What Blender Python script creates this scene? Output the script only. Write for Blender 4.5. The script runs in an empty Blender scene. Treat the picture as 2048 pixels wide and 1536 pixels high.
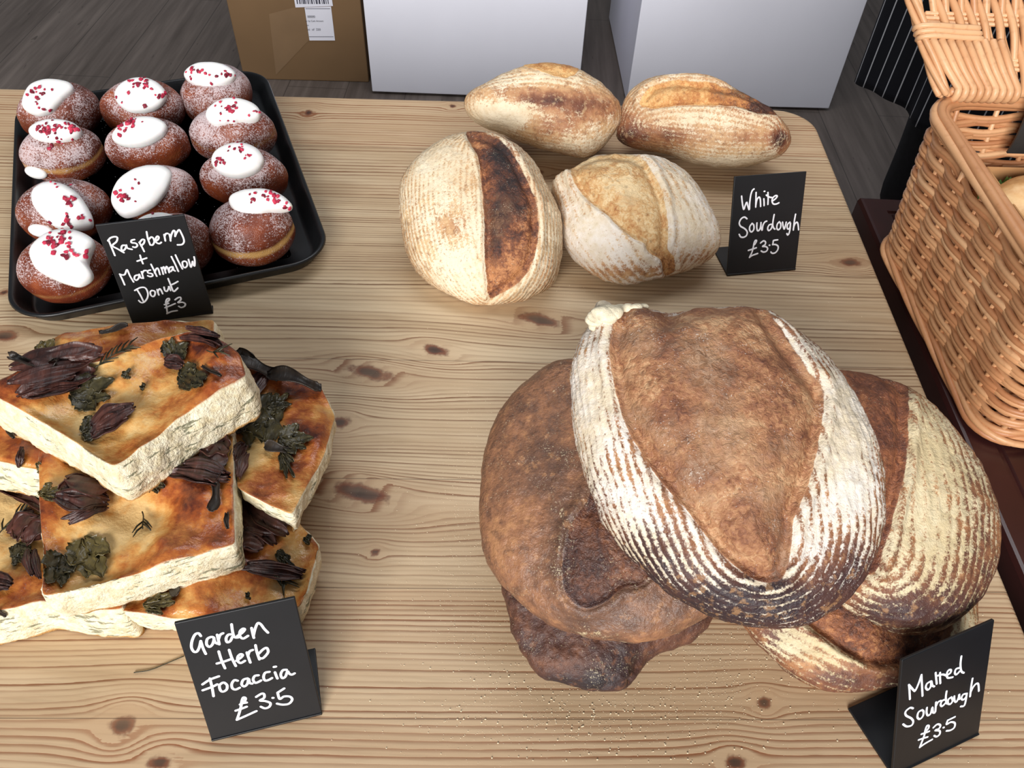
import bpy, math, random
import numpy as np
from mathutils import Vector, Matrix
from mathutils.bvhtree import BVHTree

# ------------------------------------------------------------------ camera, world, light, exposure
SC = bpy.context.scene
COL = SC.collection
F, CX, CY = 1600.0, 1024.0, 768.0            # focal length and centre of the 2048x1536 frame
TZ = 0.75                                     # table top height
CAM = np.array([0.0, 0.0, 1.30])
_dn = np.array([-74, 1432, F]); _dn /= np.linalg.norm(_dn)
_fy = np.array([84.0, -1785.0, F]); _fy -= _dn * _fy.dot(_dn); _fy /= np.linalg.norm(_fy)
ROT = np.array([np.cross(_fy, -_dn), _fy, -_dn])
cd = bpy.data.cameras.new('camera'); cam = bpy.data.objects.new('camera', cd); COL.objects.link(cam)
cd.sensor_width = 36.0; cd.lens = F / 2048 * 36.0; cd.clip_start = 0.02; cd.clip_end = 60
cam.matrix_world = Matrix([[ROT[i][0], -ROT[i][1], -ROT[i][2], CAM[i]] for i in range(3)] + [[0, 0, 0, 1]])
SC.camera = cam

wd = bpy.data.worlds.new('room_daylight'); SC.world = wd; wd.use_nodes = True
_bg = wd.node_tree.nodes['Background']
_bg.inputs[0].default_value = (0.86, 0.92, 1.0, 1); _bg.inputs[1].default_value = 0.17

def area_light(name, loc, target, sx, sy, power, col):
    ld = bpy.data.lights.new(name, 'AREA'); ld.shape = 'RECTANGLE'; ld.size = sx; ld.size_y = sy
    ld.energy = power; ld.color = col
    o = bpy.data.objects.new(name, ld); COL.objects.link(o); o.location = loc
    o.rotation_euler = (Vector(target) - Vector(loc)).to_track_quat('-Z', 'Y').to_euler()
    return o
# shop window behind the photographer
area_light('shop_window_daylight', (-1.0, -4.8, 3.15), (0.0, 0.8, 0.7), 3.4, 2.0, 620, (1.0, 0.985, 0.97))
# added overhead fill, aimed to brighten the white plinths; no such fitting visible
area_light('plinth_fill_light', (0.2, 1.55, 2.9), (0.25, 2.5, 0.1), 1.8, .8, 34, (0.95, 0.97, 1.0))
vs = SC.view_settings
vs.view_transform = 'Standard'; vs.look = 'None'; vs.gamma = 1.0; vs.use_curve_mapping = False
vs.exposure = -0.14

# ------------------------------------------------------------------ geometry helpers
def ray(px, py):
    return ROT @ np.array([px - CX, py - CY, F])
def at(px, py, z=TZ):
    d = ray(px, py); return CAM + d * ((z - CAM[2]) / d[2])
def at_y(px, py, y):
    d = ray(px, py); return CAM + d * ((y - CAM[1]) / d[1])
def at_plane(px, py, p0, n):
    d = ray(px, py); return CAM + d * ((p0 - CAM).dot(n) / d.dot(n))
def proj(P):
    c = (np.asarray(P) - CAM) @ ROT
    return np.stack([CX + F * c[..., 0] / c[..., 2], CY + F * c[..., 1] / c[..., 2]], -1)
def depth(P):
    return float(((np.asarray(P) - CAM) @ ROT)[2])
def unit(v):
    v = np.asarray(v, float); return v / np.linalg.norm(v)
def sstep(a, b, x):
    t = np.clip((x - a) / (b - a), 0, 1); return t * t * (3 - 2 * t)

def _hash(ix, iy, iz, seed):
    h = (ix * 374761393 + iy * 668265263 + iz * 2147483647 + seed * 974634777) & 0xFFFFFFFF
    h = ((h ^ (h >> 13)) * 1274126177) & 0xFFFFFFFF
    h = ((h ^ (h >> 16)) * 2246822519) & 0xFFFFFFFF
    return ((h ^ (h >> 15)) & 0xFFFF) / 65535.0
def noise(P, scale=1.0, seed=0, octaves=1):
    """value noise in -1..1 for an (N,3) array"""
    P = np.asarray(P, float) * scale; out = np.zeros(P.shape[0]); amp = 1.0; tot = 0
    for o in range(octaves):
        f = np.floor(P); t = P - f; t = t * t * (3 - 2 * t); i = f.astype(np.int64)
        r = 0
        for dx in (0, 1):
            for dy in (0, 1):
                for dz in (0, 1):
                    w = (t[:, 0] if dx else 1 - t[:, 0]) * (t[:, 1] if dy else 1 - t[:, 1]) * (t[:, 2] if dz else 1 - t[:, 2])
                    r = r + w * _hash(i[:, 0] + dx, i[:, 1] + dy, i[:, 2] + dz, seed + o * 17)
        out += amp * (r * 2 - 1); tot += amp; amp *= 0.5; P = P * 2.03 + 7.1
    return out / tot

def mesh_obj(name, verts, faces, mat=None, parent=None, smooth=True, attrs=None, mats=None, fmat=None):
    me = bpy.data.meshes.new(name)
    V = np.asarray(verts, float)
    o = bpy.data.objects.new(name, me); COL.objects.link(o)
    if parent is not None:
        o.parent = parent
        inv = np.array(parent_world(parent).inverted())
        V = V @ inv[:3, :3].T + inv[:3, 3]
    me.from_pydata(V.tolist(), [], [list(map(int, f)) for f in faces])
    if smooth: me.polygons.foreach_set('use_smooth', [True] * len(me.polygons))
    for m in (mats or ([mat] if mat else [])): me.materials.append(m)
    if fmat is not None: me.polygons.foreach_set('material_index', [int(k) for k in fmat])
    for k, a in (attrs or {}).items():
        at_ = me.attributes.new(k, 'FLOAT', 'POINT'); at_.data.foreach_set('value', np.asarray(a, np.float32))
    me.update()
    return o
def parent_world(o):
    m = o.matrix_basis.copy()
    while o.parent is not None:
        o = o.parent; m = o.matrix_basis @ m
    return m
def empty(name, loc, rot=None):
    o = bpy.data.objects.new(name, None); COL.objects.link(o); o.location = [float(c) for c in loc]
    o.empty_display_size = 0.02
    if rot is not None: o.rotation_euler = rot
    return o
def tag(o, label=None, cat=None, group=None, kind=None):
    if label: o['label'] = label
    if cat: o['category'] = cat
    if group: o['group'] = group
    if kind: o['kind'] = kind
    return o
def grid_faces(nu, nv, base=0, closed_u=False):
    f = []
    for j in range(nv - 1):
        for i in range(nu if closed_u else nu - 1):
            i2 = (i + 1) % nu
            f.append((base + j * nu + i, base + j * nu + i2, base + (j + 1) * nu + i2, base + (j + 1) * nu + i))
    return f
class MB:
    """collects shapes into one mesh"""
    def __init__(s): s.v = []; s.f = []; s.m = []; s.cur = 0
    def add(s, V, Fs):
        b = len(s.v); s.v += [tuple(map(float, p)) for p in V]
        s.f += [tuple(i + b for i in f) for f in Fs]; s.m += [s.cur] * len(Fs)
    def box(s, c, h, axes=None, bev=0.0):
        A = np.eye(3) if axes is None else np.asarray(axes); c = np.asarray(c, float); h = np.asarray(h, float)
        if bev <= 0:
            V = [c + (A.T @ (h * np.array([x, y, z]))) for x in (-1, 1) for y in (-1, 1) for z in (-1, 1)]
            s.add(V, [(0, 1, 3, 2), (4, 6, 7, 5), (0, 4, 5, 1), (2, 3, 7, 6), (0, 2, 6, 4), (1, 5, 7, 3)])
        else:
            bm = __import__('bmesh'); b = bm.new(); bm.ops.create_cube(b, size=2)
            for v in b.verts: v.co = Vector(h * np.array(v.co))
            bm.ops.bevel(b, geom=b.edges[:], offset=bev, segments=3, affect='EDGES', profile=0.5)
            b.verts.index_update()
            s.add([c + A.T @ np.array(v.co) for v in b.verts], [[v.index for v in f.verts] for f in b.faces]); b.free()
    def tube(s, pts, r, n=8, closed=False, flat=None, caps=True):
        """swept tube; r scalar or list; flat=(normal, factor) squashes it along a fixed direction"""
        P = np.asarray(pts, float); N = len(P); r = np.full(N, r, float) if np.isscalar(r) else np.asarray(r, float)
        T = np.roll(P, -1, 0) - np.roll(P, 1, 0)
        if not closed: T[0] = P[1] - P[0]; T[-1] = P[-1] - P[-2]
        T /= np.linalg.norm(T, axis=1)[:, None] + 1e-12
        V = []
        a = unit([0.3, 0.2, 0.9]) if flat is None else unit(flat[0])
        prev = None
        for k in range(N):
            if flat is None:
                if prev is None:
                    b = np.cross(T[k], a if abs(T[k].dot(a)) < 0.95 else np.array([1.0, 0, 0])); b = unit(b)
                else: b = unit(prev - T[k] * prev.dot(T[k]))
                prev = b; c = np.cross(T[k], b); fb = 1.0
            else:
                c = a; b = unit(np.cross(c, T[k])); fb = flat[1]
            for q in range(n):
                w = 2 * math.pi * q / n
                V.append(P[k] + r[k] * (math.cos(w) * b + math.sin(w) * c * (fb if flat is not None else 1)))
        Fs = grid_faces(n, N, 0, True)
        if closed:
            Fs += [((N - 1) * n + i, (N - 1) * n + (i + 1) % n, (i + 1) % n, i) for i in range(n)]
        elif caps:
            V += [P[0] - T[0] * r[0] * 0.7, P[-1] + T[-1] * r[-1] * 0.7]
            a0, a1 = N * n, N * n + 1
            Fs += [(a0, (i + 1) % n, i) for i in range(n)] + [(a1, (N - 1) * n + i, (N - 1) * n + (i + 1) % n) for i in range(n)]
        s.add(V, Fs)
    def build(s, name, mat=None, parent=None, smooth=True, mats=None):
        return mesh_obj(name, s.v, s.f, mat, parent, smooth, mats=mats, fmat=s.m if mats else None)
def catmull(P, per=6, closed=False):
    P = np.asarray(P, float); n = len(P)
    if n < 3 and not closed:
        return np.array([P[0] + (P[-1] - P[0]) * t for t in np.linspace(0, 1, per + 1)])
    out = []
    for i in range(n if closed else n - 1):
        if closed: a, b, c, d = P[(i - 1) % n], P[i], P[(i + 1) % n], P[(i + 2) % n]
        else: a, b, c, d = P[max(i - 1, 0)], P[i], P[i + 1], P[min(i + 2, n - 1)]
        for t in np.arange(per) / per:
            out.append(0.5 * ((2 * b) + (c - a) * t + (2 * a - 5 * b + 4 * c - d) * t * t + (3 * b - a - 3 * c + d) * t ** 3))
    if not closed: out.append(P[-1])
    return np.array(out)
def sdist(Q, poly):
    """signed distance (inside negative) of (N,2) points to a closed polygon"""
    Q = np.asarray(Q); A = np.asarray(poly, float); B = np.roll(A, -1, 0)
    best = np.full(len(Q), 1e9); ins = np.zeros(len(Q), bool)
    for a, b in zip(A, B):
        e = b - a; w = Q - a; t = np.clip((w @ e) / (e @ e + 1e-9), 0, 1)
        best = np.minimum(best, np.linalg.norm(w - t[:, None] * e, axis=1))
        c = (a[1] > Q[:, 1]) != (b[1] > Q[:, 1])
        xi = a[0] + (Q[:, 1] - a[1]) * (b[0] - a[0]) / (b[1] - a[1] + 1e-12)
        ins ^= c & (Q[:, 0] < xi)
    return np.where(ins, -best, best)
def poly_radius(poly, c, ang):
    """distance from c to the polygon boundary along each angle"""
    A = np.asarray(poly, float) - c; B = np.roll(A, -1, 0); out = np.zeros(len(ang))
    for k, w in enumerate(ang):
        d = np.array([math.cos(w), math.sin(w)]); e = B - A
        den = d[0] * e[:, 1] - d[1] * e[:, 0]
        den = np.where(abs(den) < 1e-9, 1e-9, den)
        t = (A[:, 0] * e[:, 1] - A[:, 1] * e[:, 0]) / den
        u = (A[:, 0] * d[1] - A[:, 1] * d[0]) / den
        ok = (t > 0) & (u >= -1e-6) & (u <= 1 + 1e-6)
        out[k] = t[ok].max() if ok.any() else np.nan
    return out
def bvh_of(V, Fs):
    return BVHTree.FromPolygons([Vector(p) for p in np.asarray(V).tolist()], [tuple(f) for f in Fs])
def shoot(bvh, px, py):
    h = bvh.ray_cast(Vector(CAM), Vector(unit(ray(px, py))))
    return (np.array(h[0]), np.array(h[1])) if h[0] is not None else (None, None)

def dome_points(C, ex, ey, n, R, th, ups, H, hb, q=(0.95, 0.72), qb=(0.55, 0.9), zmin=None):
    """ups: angles 0..pi from the top pole to the bottom pole"""
    rows = []; S = []
    for a in ups:
        if a <= math.pi / 2: s = max(math.sin(a), 0) ** q[0]; h = max(math.cos(a), 0) ** q[1] * H
        else: s = max(math.sin(a), 0) ** qb[0]; h = -abs(math.cos(a)) ** qb[1] * hb
        rows.append(C + (R * s)[:, None] * (np.cos(th)[:, None] * ex + np.sin(th)[:, None] * ey) + n * h); S.append(s)
    V = np.concatenate(rows)
    if zmin is not None:
        k = 0.003; x = np.clip((V[:, 2] - zmin) / k, -40, 40)
        V[:, 2] = np.where(x > 30, V[:, 2], zmin + k * np.log1p(np.exp(x)))
    return V
def fit_dome(poly, C, n, H, hb, nth=200, nf=64, nb=20, q=(0.95, 0.72), qb=(0.55, 0.9), zmin=None, iters=16, lim=(0.55, 1.7)):
    """a flattened, rounded body whose outline seen in the photograph is the traced polygon; returns verts, faces, s, upward param"""
    C = np.asarray(C, float); n = unit(n)
    ex = unit(np.array([1.0, 0, 0]) - n * n[0]); ey = np.cross(n, ex)
    poly = catmull(poly, 4, True)
    c0 = proj(C)
    if sdist(c0[None], poly)[0] > 0: c0 = poly.mean(0)
    ang = np.linspace(-math.pi, math.pi, 96, endpoint=False) + 0.01
    tgt = poly_radius(poly, c0, ang); tgt = np.where(np.isnan(tgt), np.nanmean(tgt), tgt)
    M = 120; th = np.linspace(0, 2 * math.pi, M, endpoint=False)
    r0 = np.sqrt(abs(0.5 * np.sum(poly[:, 0] * np.roll(poly[:, 1], -1) - poly[:, 1] * np.roll(poly[:, 0], -1))) / math.pi) * depth(C) / F
    R = np.full(M, r0); ups = np.concatenate([np.linspace(0.05, math.pi / 2, 14), np.linspace(math.pi / 2, math.pi - 0.05, 8)[1:]])
    for it in range(iters):
        V = dome_points(C, ex, ey, n, R, th, ups, H, hb, q, qb, zmin); px = proj(V) - c0
        rad = np.hypot(px[:, 0], px[:, 1]); a = np.arctan2(px[:, 1], px[:, 0])
        num = np.zeros(M); den = np.zeros(M)
        for k, w in enumerate(ang):
            dd = np.abs((a - w + math.pi) % (2 * math.pi) - math.pi) < 0.055
            if not dd.any(): continue
            idx = np.where(dd)[0]; j = idx[np.argmax(rad[idx])]
            t = j % M
            g = np.exp(-0.5 * (((np.arange(M) - t + M / 2) % M - M / 2) / 1.3) ** 2)
            num += g * (tgt[k] / rad[j]); den += g
        ratio = np.where(den > 1e-3, num / np.maximum(den, 1e-9), 1.0)
        R = R * np.clip(ratio, 0.7, 1.4) ** 0.75
        R = np.clip(R, r0 * lim[0], r0 * lim[1])
        R = 0.6 * R + 0.2 * np.roll(R, 1) + 0.2 * np.roll(R, -1) if it < iters - 3 else 0.84 * R + 0.08 * np.roll(R, 1) + 0.08 * np.roll(R, -1)
    thf = np.linspace(0, 2 * math.pi, nth, endpoint=False)
    Rf = np.interp(thf, np.append(th, 2 * math.pi), np.append(R, R[0]))
    ups = np.concatenate([np.linspace(0.012, math.pi / 2, nf), np.linspace(math.pi / 2, math.pi - 0.012, nb)[1:]])
    V = dome_points(C, ex, ey, n, Rf, thf, ups, H, hb, q, qb, zmin)
    NR = len(ups); fs = [tuple(reversed(f)) for f in grid_faces(nth, NR, 0, True)]
    V = np.concatenate([V, V[:nth].mean(0)[None], V[-nth:].mean(0)[None]])
    t, b = NR * nth, NR * nth + 1
    fs += [(t, i, (i + 1) % nth) for i in range(nth)] + [(b, (NR - 1) * nth + (i + 1) % nth, (NR - 1) * nth + i) for i in range(nth)]
    # arc length from the rim (m), positive towards the top
    Vg = V[:NR * nth].reshape(NR, nth, 3)
    seg = np.linalg.norm(np.diff(Vg, axis=0), axis=2); arc = np.concatenate([np.zeros((1, nth)), np.cumsum(seg, 0)], 0)
    arc = arc[nf - 1][None] - arc
    # rings share one spacing: the mean arc of each row
    arc = 0.75 * arc.mean(1)[:, None] + 0.25 * arc
    arc = np.append(arc.ravel(), [arc[0].mean(), arc[-1].mean()])
    up = np.repeat(ups, nth); up = np.append(up, [0, math.pi])
    return V, fs, arc, up, (C, ex, ey, n)
def vnormals(V, Fs):
    V = np.asarray(V); N = np.zeros_like(V)
    q = np.array([f for f in Fs if len(f) == 4]); 
    if len(q):
        fn = np.cross(V[q[:, 2]] - V[q[:, 0]], V[q[:, 3]] - V[q[:, 1]])
        for k in range(4): np.add.at(N, q[:, k], fn)
    t = np.array([f for f in Fs if len(f) == 3])
    if len(t):
        fn = np.cross(V[t[:, 1]] - V[t[:, 0]], V[t[:, 2]] - V[t[:, 0]])
        for k in range(3): np.add.at(N, t[:, k], fn)
    return N / (np.linalg.norm(N, axis=1)[:, None] + 1e-12)

# ------------------------------------------------------------------ materials
def rgb(r, g, b):
    f = lambda c: c / 12.92 if c <= 0.04045 else ((c + 0.055) / 1.055) ** 2.4
    return (f(r / 255), f(g / 255), f(b / 255), 1)
class NT:
    def __init__(s, name):
        s.m = bpy.data.materials.new(name); s.m.use_nodes = True; s.t = s.m.node_tree
        s.b = s.t.nodes['Principled BSDF']; s._tc = None
    def n(s, typ, **kw):
        d = s.t.nodes.new(typ)
        for k, v in kw.items(): setattr(d, k, v)
        return d
    def L(s, a, b): s.t.links.new(a, b)
    def put(s, sock, v):
        if isinstance(v, bpy.types.NodeSocket): s.L(v, sock)
        else: sock.default_value = v
    def math(s, op, a, b=0.0, c=0.0, clamp=False):
        d = s.n('ShaderNodeMath', operation=op, use_clamp=clamp)
        s.put(d.inputs[0], a); s.put(d.inputs[1], b)
        if op in ('MULTIPLY_ADD', 'SMOOTH_MIN'): s.put(d.inputs[2], c)
        return d.outputs[0]
    def attr(s, name): 
        d = s.n('ShaderNodeAttribute', attribute_name=name); return d.outputs['Fac']
    def obj(s):
        if s._tc is None: s._tc = s.n('ShaderNodeTexCoord')
        return s._tc.outputs['Object']
    def noise(s, scale, vec=None, detail=3.0, rough=0.55, dist=0.0):
        d = s.n('ShaderNodeTexNoise'); s.L(vec if vec is not None else s.obj(), d.inputs['Vector'])
        d.inputs['Scale'].default_value = scale; d.inputs['Detail'].default_value = detail
        d.inputs['Roughness'].default_value = rough; d.inputs['Distortion'].default_value = dist
        return d.outputs['Fac']
    def voro(s, scale, vec=None, out='Distance'):
        d = s.n('ShaderNodeTexVoronoi'); s.L(vec if vec is not None else s.obj(), d.inputs['Vector'])
        d.inputs['Scale'].default_value = scale; return d.outputs[out]
    def mapping(s, vec=None, scale=(1, 1, 1), rot=(0, 0, 0), loc=(0, 0, 0)):
        d = s.n('ShaderNodeMapping'); s.L(vec if vec is not None else s.obj(), d.inputs['Vector'])
        d.inputs['Scale'].default_value = scale; d.inputs['Rotation'].default_value = rot; d.inputs['Location'].default_value = loc
        return d.outputs[0]
    def ramp(s, fac, stops, interp='LINEAR'):
        d = s.n('ShaderNodeValToRGB'); d.color_ramp.interpolation = interp; e = d.color_ramp.elements
        e[0].position, e[0].color = stops[0]; e[1].position, e[1].color = stops[-1]
        for p, c in stops[1:-1]:
            k = e.new(p); k.color = c
        s.L(fac, d.inputs[0]); return d.outputs[0]
    def smooth(s, x, a, b):
        d = s.n('ShaderNodeMapRange', interpolation_type='SMOOTHSTEP'); s.put(d.inputs[0], x)
        d.inputs[1].default_value = a; d.inputs[2].default_value = b; return d.outputs[0]
    def mix(s, fac, a, b, mode='MIX'):
        d = s.n('ShaderNodeMix', data_type='RGBA', blend_type=mode); s.put(d.inputs[0], fac)
        s.put(d.inputs[6], a); s.put(d.inputs[7], b); return d.outputs[2]
    def comb(s, x, y, z):
        d = s.n('ShaderNodeCombineXYZ'); s.put(d.inputs[0], x); s.put(d.inputs[1], y); s.put(d.inputs[2], z); return d.outputs[0]
    def sep(s, v):
        d = s.n('ShaderNodeSeparateXYZ'); s.L(v, d.inputs[0]); return d.outputs
    def bump(s, h, strength=0.3, dist=0.001):
        d = s.n('ShaderNodeBump'); d.inputs['Strength'].default_value = strength; d.inputs['Distance'].default_value = dist
        s.L(h, d.inputs['Height']); s.L(d.outputs[0], s.b.inputs['Normal'])
    def fin(s, col=None, rough=0.5, spec=0.5, **kw):
        if col is not None: s.put(s.b.inputs['Base Color'], col)
        s.put(s.b.inputs['Roughness'], rough); s.put(s.b.inputs['Specular IOR Level'], spec)
        for k, v in kw.items(): s.put(s.b.inputs[k.replace('_', ' ')], v)
        return s.m
def plain(name, col, rough=0.5, spec=0.5, var=0.08, scale=30, bump=0.0, **kw):
    t = NT(name); n = t.noise(scale)
    dark = tuple(c * (1 - var * 2) for c in col[:3]) + (1,); lite = tuple(min(1, c * (1 + var * 2)) for c in col[:3]) + (1,)
    c = t.ramp(n, [(0.3, dark), (0.7, lite)])
    if bump: t.bump(t.noise(scale * 6), bump, 0.001)
    return t.fin(c, rough, spec, **kw)

def mat_pine():
    t = NT('pine_wood'); ph = t.attr('phase'); seam = t.attr('seam'); knot = t.attr('knot'); red = t.attr('red'); tone = t.attr('tone')
    o = t.obj(); lo = t.noise(9, t.mapping(o, (0.6, 6, 1)), 2)
    fine = t.noise(60, t.mapping(o, (0.5, 9, 1)), 4)
    p = t.math('ADD', ph, t.math('MULTIPLY', t.math('SUBTRACT', fine, 0.5), 0.35))
    fr = t.math('FRACT', p)
    line = t.math('MULTIPLY', t.smooth(fr, 0.38, 0.88), t.math('SUBTRACT', 1.0, t.smooth(fr, 0.93, 1.0)))
    ringid = t.math('FLOOR', p)
    w = t.n('ShaderNodeTexWhiteNoise', noise_dimensions='1D'); t.L(ringid, w.inputs['W'])
    ls = t.math('MULTIPLY', line, t.math('ADD', 0.12, t.math('MULTIPLY', w.outputs['Value'], 1.0)))
    ls = t.math('MULTIPLY', ls, t.math('ADD', 0.35, t.math('MULTIPLY', lo, 1.1)), clamp=True)
    base = t.mix(tone, rgb(199, 176, 143), rgb(179, 154, 120))
    base = t.mix(t.smooth(lo, 0.35, 0.75), base, rgb(208, 187, 154))
    dark = t.mix(red, rgb(108, 80, 54), rgb(124, 68, 40))
    c = t.mix(t.math('MULTIPLY', ls, 0.92), base, dark)
    c = t.mix(t.math('MULTIPLY', red, 0.45), c, t.mix(0.6, c, rgb(178, 116, 68)))
    fib = t.noise(300, t.mapping(o, (0.06, 1, 1)), 2)
    c = t.mix(t.math('MULTIPLY', t.smooth(fib, 0.45, 0.75), 0.16), c, rgb(120, 95, 68))
    kc = t.ramp(knot, [(0.0, rgb(150, 104, 66)), (0.3, rgb(92, 48, 32)), (0.5, rgb(118, 64, 40)), (0.72, rgb(68, 36, 27)), (1.0, rgb(34, 21, 18))])
    kd = t.math('ADD', knot, t.math('MULTIPLY', t.math('SUBTRACT', t.noise(260, o, 3), 0.5), 0.5))
    c = t.mix(t.math('MULTIPLY', t.smooth(kd, 0.1, 0.55), t.math('ADD', 0.55, t.math('MULTIPLY', lo, 0.6)), clamp=True), c, kc)
    c = t.mix(t.math('MULTIPLY', seam, 0.75), c, rgb(70, 50, 36))
    t.bump(t.math('ADD', t.math('MULTIPLY', ls, -0.6), t.math('MULTIPLY', fib, -0.3)), 0.35, 0.0006)
    return t.fin(c, t.math('ADD', 0.42, t.math('MULTIPLY', fib, 0.2)), 0.4)

def mat_loaf(name, crust, flourc, scorec, lam=0.0092, thr=0.55, stripe_amt=0.55, fine=1.15, rough=0.55, seed=0.0, score_scale=45, greyness=0.45):
    """crust: dark-to-light ramp colours; scorec: ramp colours light-to-dark"""
    t = NT(name); sc = t.attr('score'); ring = t.attr('ring'); toast = t.attr('toast'); flour = t.attr('flour')
    o = t.mapping(t.obj(), loc=(seed, seed * 0.7, seed * 1.3))
    n1 = t.noise(55, o, 4, 0.6); n2 = t.noise(420, o, 3, 0.65); n3 = t.noise(16, o, 2); n4 = t.noise(900, o, 2, 0.7)
    stw = t.attr('stripew')
    n7 = t.noise(28, o, 3, 0.6)
    wav = t.math('SINE', t.math('ADD', t.math('MULTIPLY', ring, 2 * math.pi / lam), t.math('ADD', t.math('MULTIPLY', n1, 3.0), t.math('MULTIPLY', n7, 3.5))))
    st = t.math('MULTIPLY', t.math('MULTIPLY_ADD', wav, 0.5, 0.5), t.math('MULTIPLY', stw, t.math('ADD', 0.45, t.math('MULTIPLY', n3, 1.1))))
    h = t.math('MULTIPLY', st, stripe_amt)
    h = t.math('ADD', h, flour)
    h = t.math('ADD', h, t.math('MULTIPLY', t.math('SUBTRACT', n1, 0.5), 1.15))
    h = t.math('ADD', h, t.math('MULTIPLY', t.math('SUBTRACT', n2, 0.5), fine))
    h = t.math('ADD', h, t.math('MULTIPLY', t.math('SUBTRACT', n4, 0.5), fine * 0.7))
    fm = t.smooth(h, thr - 0.18, thr + 0.22)
    td = t.math('ADD', toast, t.math('MULTIPLY', t.math('SUBTRACT', n1, 0.5), 0.75))
    td = t.math('ADD', td, t.math('MULTIPLY', t.math('SUBTRACT', n3, 0.5), 0.5))
    k = len(crust) - 1
    cc = t.ramp(td, [(0.08 + 0.84 * i / k, c) for i, c in enumerate(crust)])
    n6 = t.noise(140, o, 4, 0.65)
    cc = t.mix(t.math('MULTIPLY', t.smooth(n6, 0.5, 0.66), 0.5), cc, crust[min(3, k)]); cc = t.mix(t.math('MULTIPLY', t.smooth(n6, 0.46, 0.34), 0.4), cc, crust[0])
    fl = t.mix(t.smooth(t.math('ADD', t.math('MULTIPLY', n3, .6), t.math('MULTIPLY', n6, .4)), 0.38, 0.62), flourc[0], flourc[1])
    c = t.mix(t.math('MULTIPLY', fm, 0.93), cc, fl)
    m1 = t.noise(score_scale, o, 5, 0.62, 0.6); m2 = t.noise(260, o, 4, 0.65, 0.9); vo = t.voro(95, o); m3 = t.noise(22, o, 3, 0.6)
    sd = t.math('ADD', t.math('MULTIPLY', toast, 0.9), t.math('MULTIPLY', t.math('SUBTRACT', m1, 0.5), 1.5))
    sd = t.math('ADD', sd, t.math('MULTIPLY', t.math('SUBTRACT', m2, 0.5), 1.15))
    k = len(scorec) - 1
    s_c = t.ramp(sd, [(0.05 + 0.9 * i / k, q) for i, q in enumerate(scorec)])
    grey = t.mix(t.smooth(m2, 0.38, 0.62), tuple(c * .42 for c in scorec[1][:3]) + (1,), tuple(c * g for c, g in zip(scorec[0][:3], (.86, .95, 1.12))) + (1,))
    s_c = t.mix(t.math('MULTIPLY', t.smooth(m3, 0.52, 0.72), greyness), s_c, grey)
    s_c = t.mix(t.math('MULTIPLY', t.smooth(vo, 0.25, 0.06), 0.3), s_c, scorec[-1])
    sm_ = t.smooth(t.math('ADD', sc, t.math('MULTIPLY', t.math('SUBTRACT', n2, 0.5), 0.9)), 0.3, 0.7)
    c = t.mix(sm_, c, s_c)
    dust = t.smooth(t.math('ADD', n4, t.math('MULTIPLY', t.math('SUBTRACT', n1, 0.5), 0.5)), 0.66, 0.74)
    c = t.mix(t.math('MULTIPLY', dust, 0.5), c, flourc[0])
    pit = t.smooth(t.math('ADD', n2, t.math('MULTIPLY', t.math('SUBTRACT', n3, 0.5), 0.4)), 0.34, 0.27)
    c = t.mix(t.math('MULTIPLY', pit, 0.45), c, crust[-2])
    hb = t.math('ADD', t.math('MULTIPLY', n2, 0.8), t.math('MULTIPLY', st, t.math('MULTIPLY', t.math('SUBTRACT', 1.0, sc), 0.7)))
    hb = t.math('ADD', hb, t.math('MULTIPLY', m2, t.math('MULTIPLY', sc, 1.5)))
    hb = t.math('ADD', hb, t.math('MULTIPLY', m1, t.math('MULTIPLY', sc, 1.2)))
    t.bump(hb, 0.65, 0.002)
    return t.fin(c, t.math('ADD', rough, t.math('MULTIPLY', fm, 0.12)), 0.45)

def mat_dough():
    t = NT('fried_dough'); band = t.attr('band'); sug = t.attr('sugar'); oi = t.n('ShaderNodeObjectInfo')
    va = t.n('ShaderNodeVectorMath', operation='ADD'); t.L(t.obj(), va.inputs[0]); r_ = t.math('MULTIPLY', oi.outputs['Random'], 7.0); t.L(t.comb(r_, r_, 0.0), va.inputs[1]); o = va.outputs[0]
    n1 = t.noise(32, o, 3); n2 = t.noise(520, o, 2, 0.7); n3 = t.noise(1000, o, 2, 0.6); n4 = t.noise(24, o, 3, 0.6); n5 = t.noise(120, o, 3)
    b = t.ramp(n1, [(0.28, rgb(78, 34, 23)), (0.5, rgb(114, 51, 30)), (0.74, rgb(152, 77, 42))])
    bd = t.smooth(t.math('ADD', band, t.math('MULTIPLY', t.math('SUBTRACT', n1, 0.5), 0.5)), 0.3, 0.95)
    b = t.mix(bd, b, rgb(208, 162, 100))
    s = t.math('ADD', t.math('MULTIPLY', sug, 0.5), t.math('MULTIPLY', t.math('SUBTRACT', n4, 0.5), 1.7))
    s = t.math('ADD', s, t.math('MULTIPLY', t.math('SUBTRACT', n5, 0.5), 0.5))
    s = t.math('ADD', s, t.math('MULTIPLY', t.math('SUBTRACT', n2, 0.5), 1.9))
    s = t.math('ADD', s, t.math('MULTIPLY', t.math('SUBTRACT', n3, 0.5), 1.6))
    m = t.smooth(s, 0.34, 0.85)
    c = t.mix(t.math('MULTIPLY', m, 0.8), b, rgb(212, 196, 198))
    t.bump(t.math('ADD', n2, t.math('ADD', n3, n5)), 0.5, 0.0012)
    return t.fin(c, t.math('ADD', 0.34, t.math('MULTIPLY', m, 0.3)), 0.5)

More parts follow.
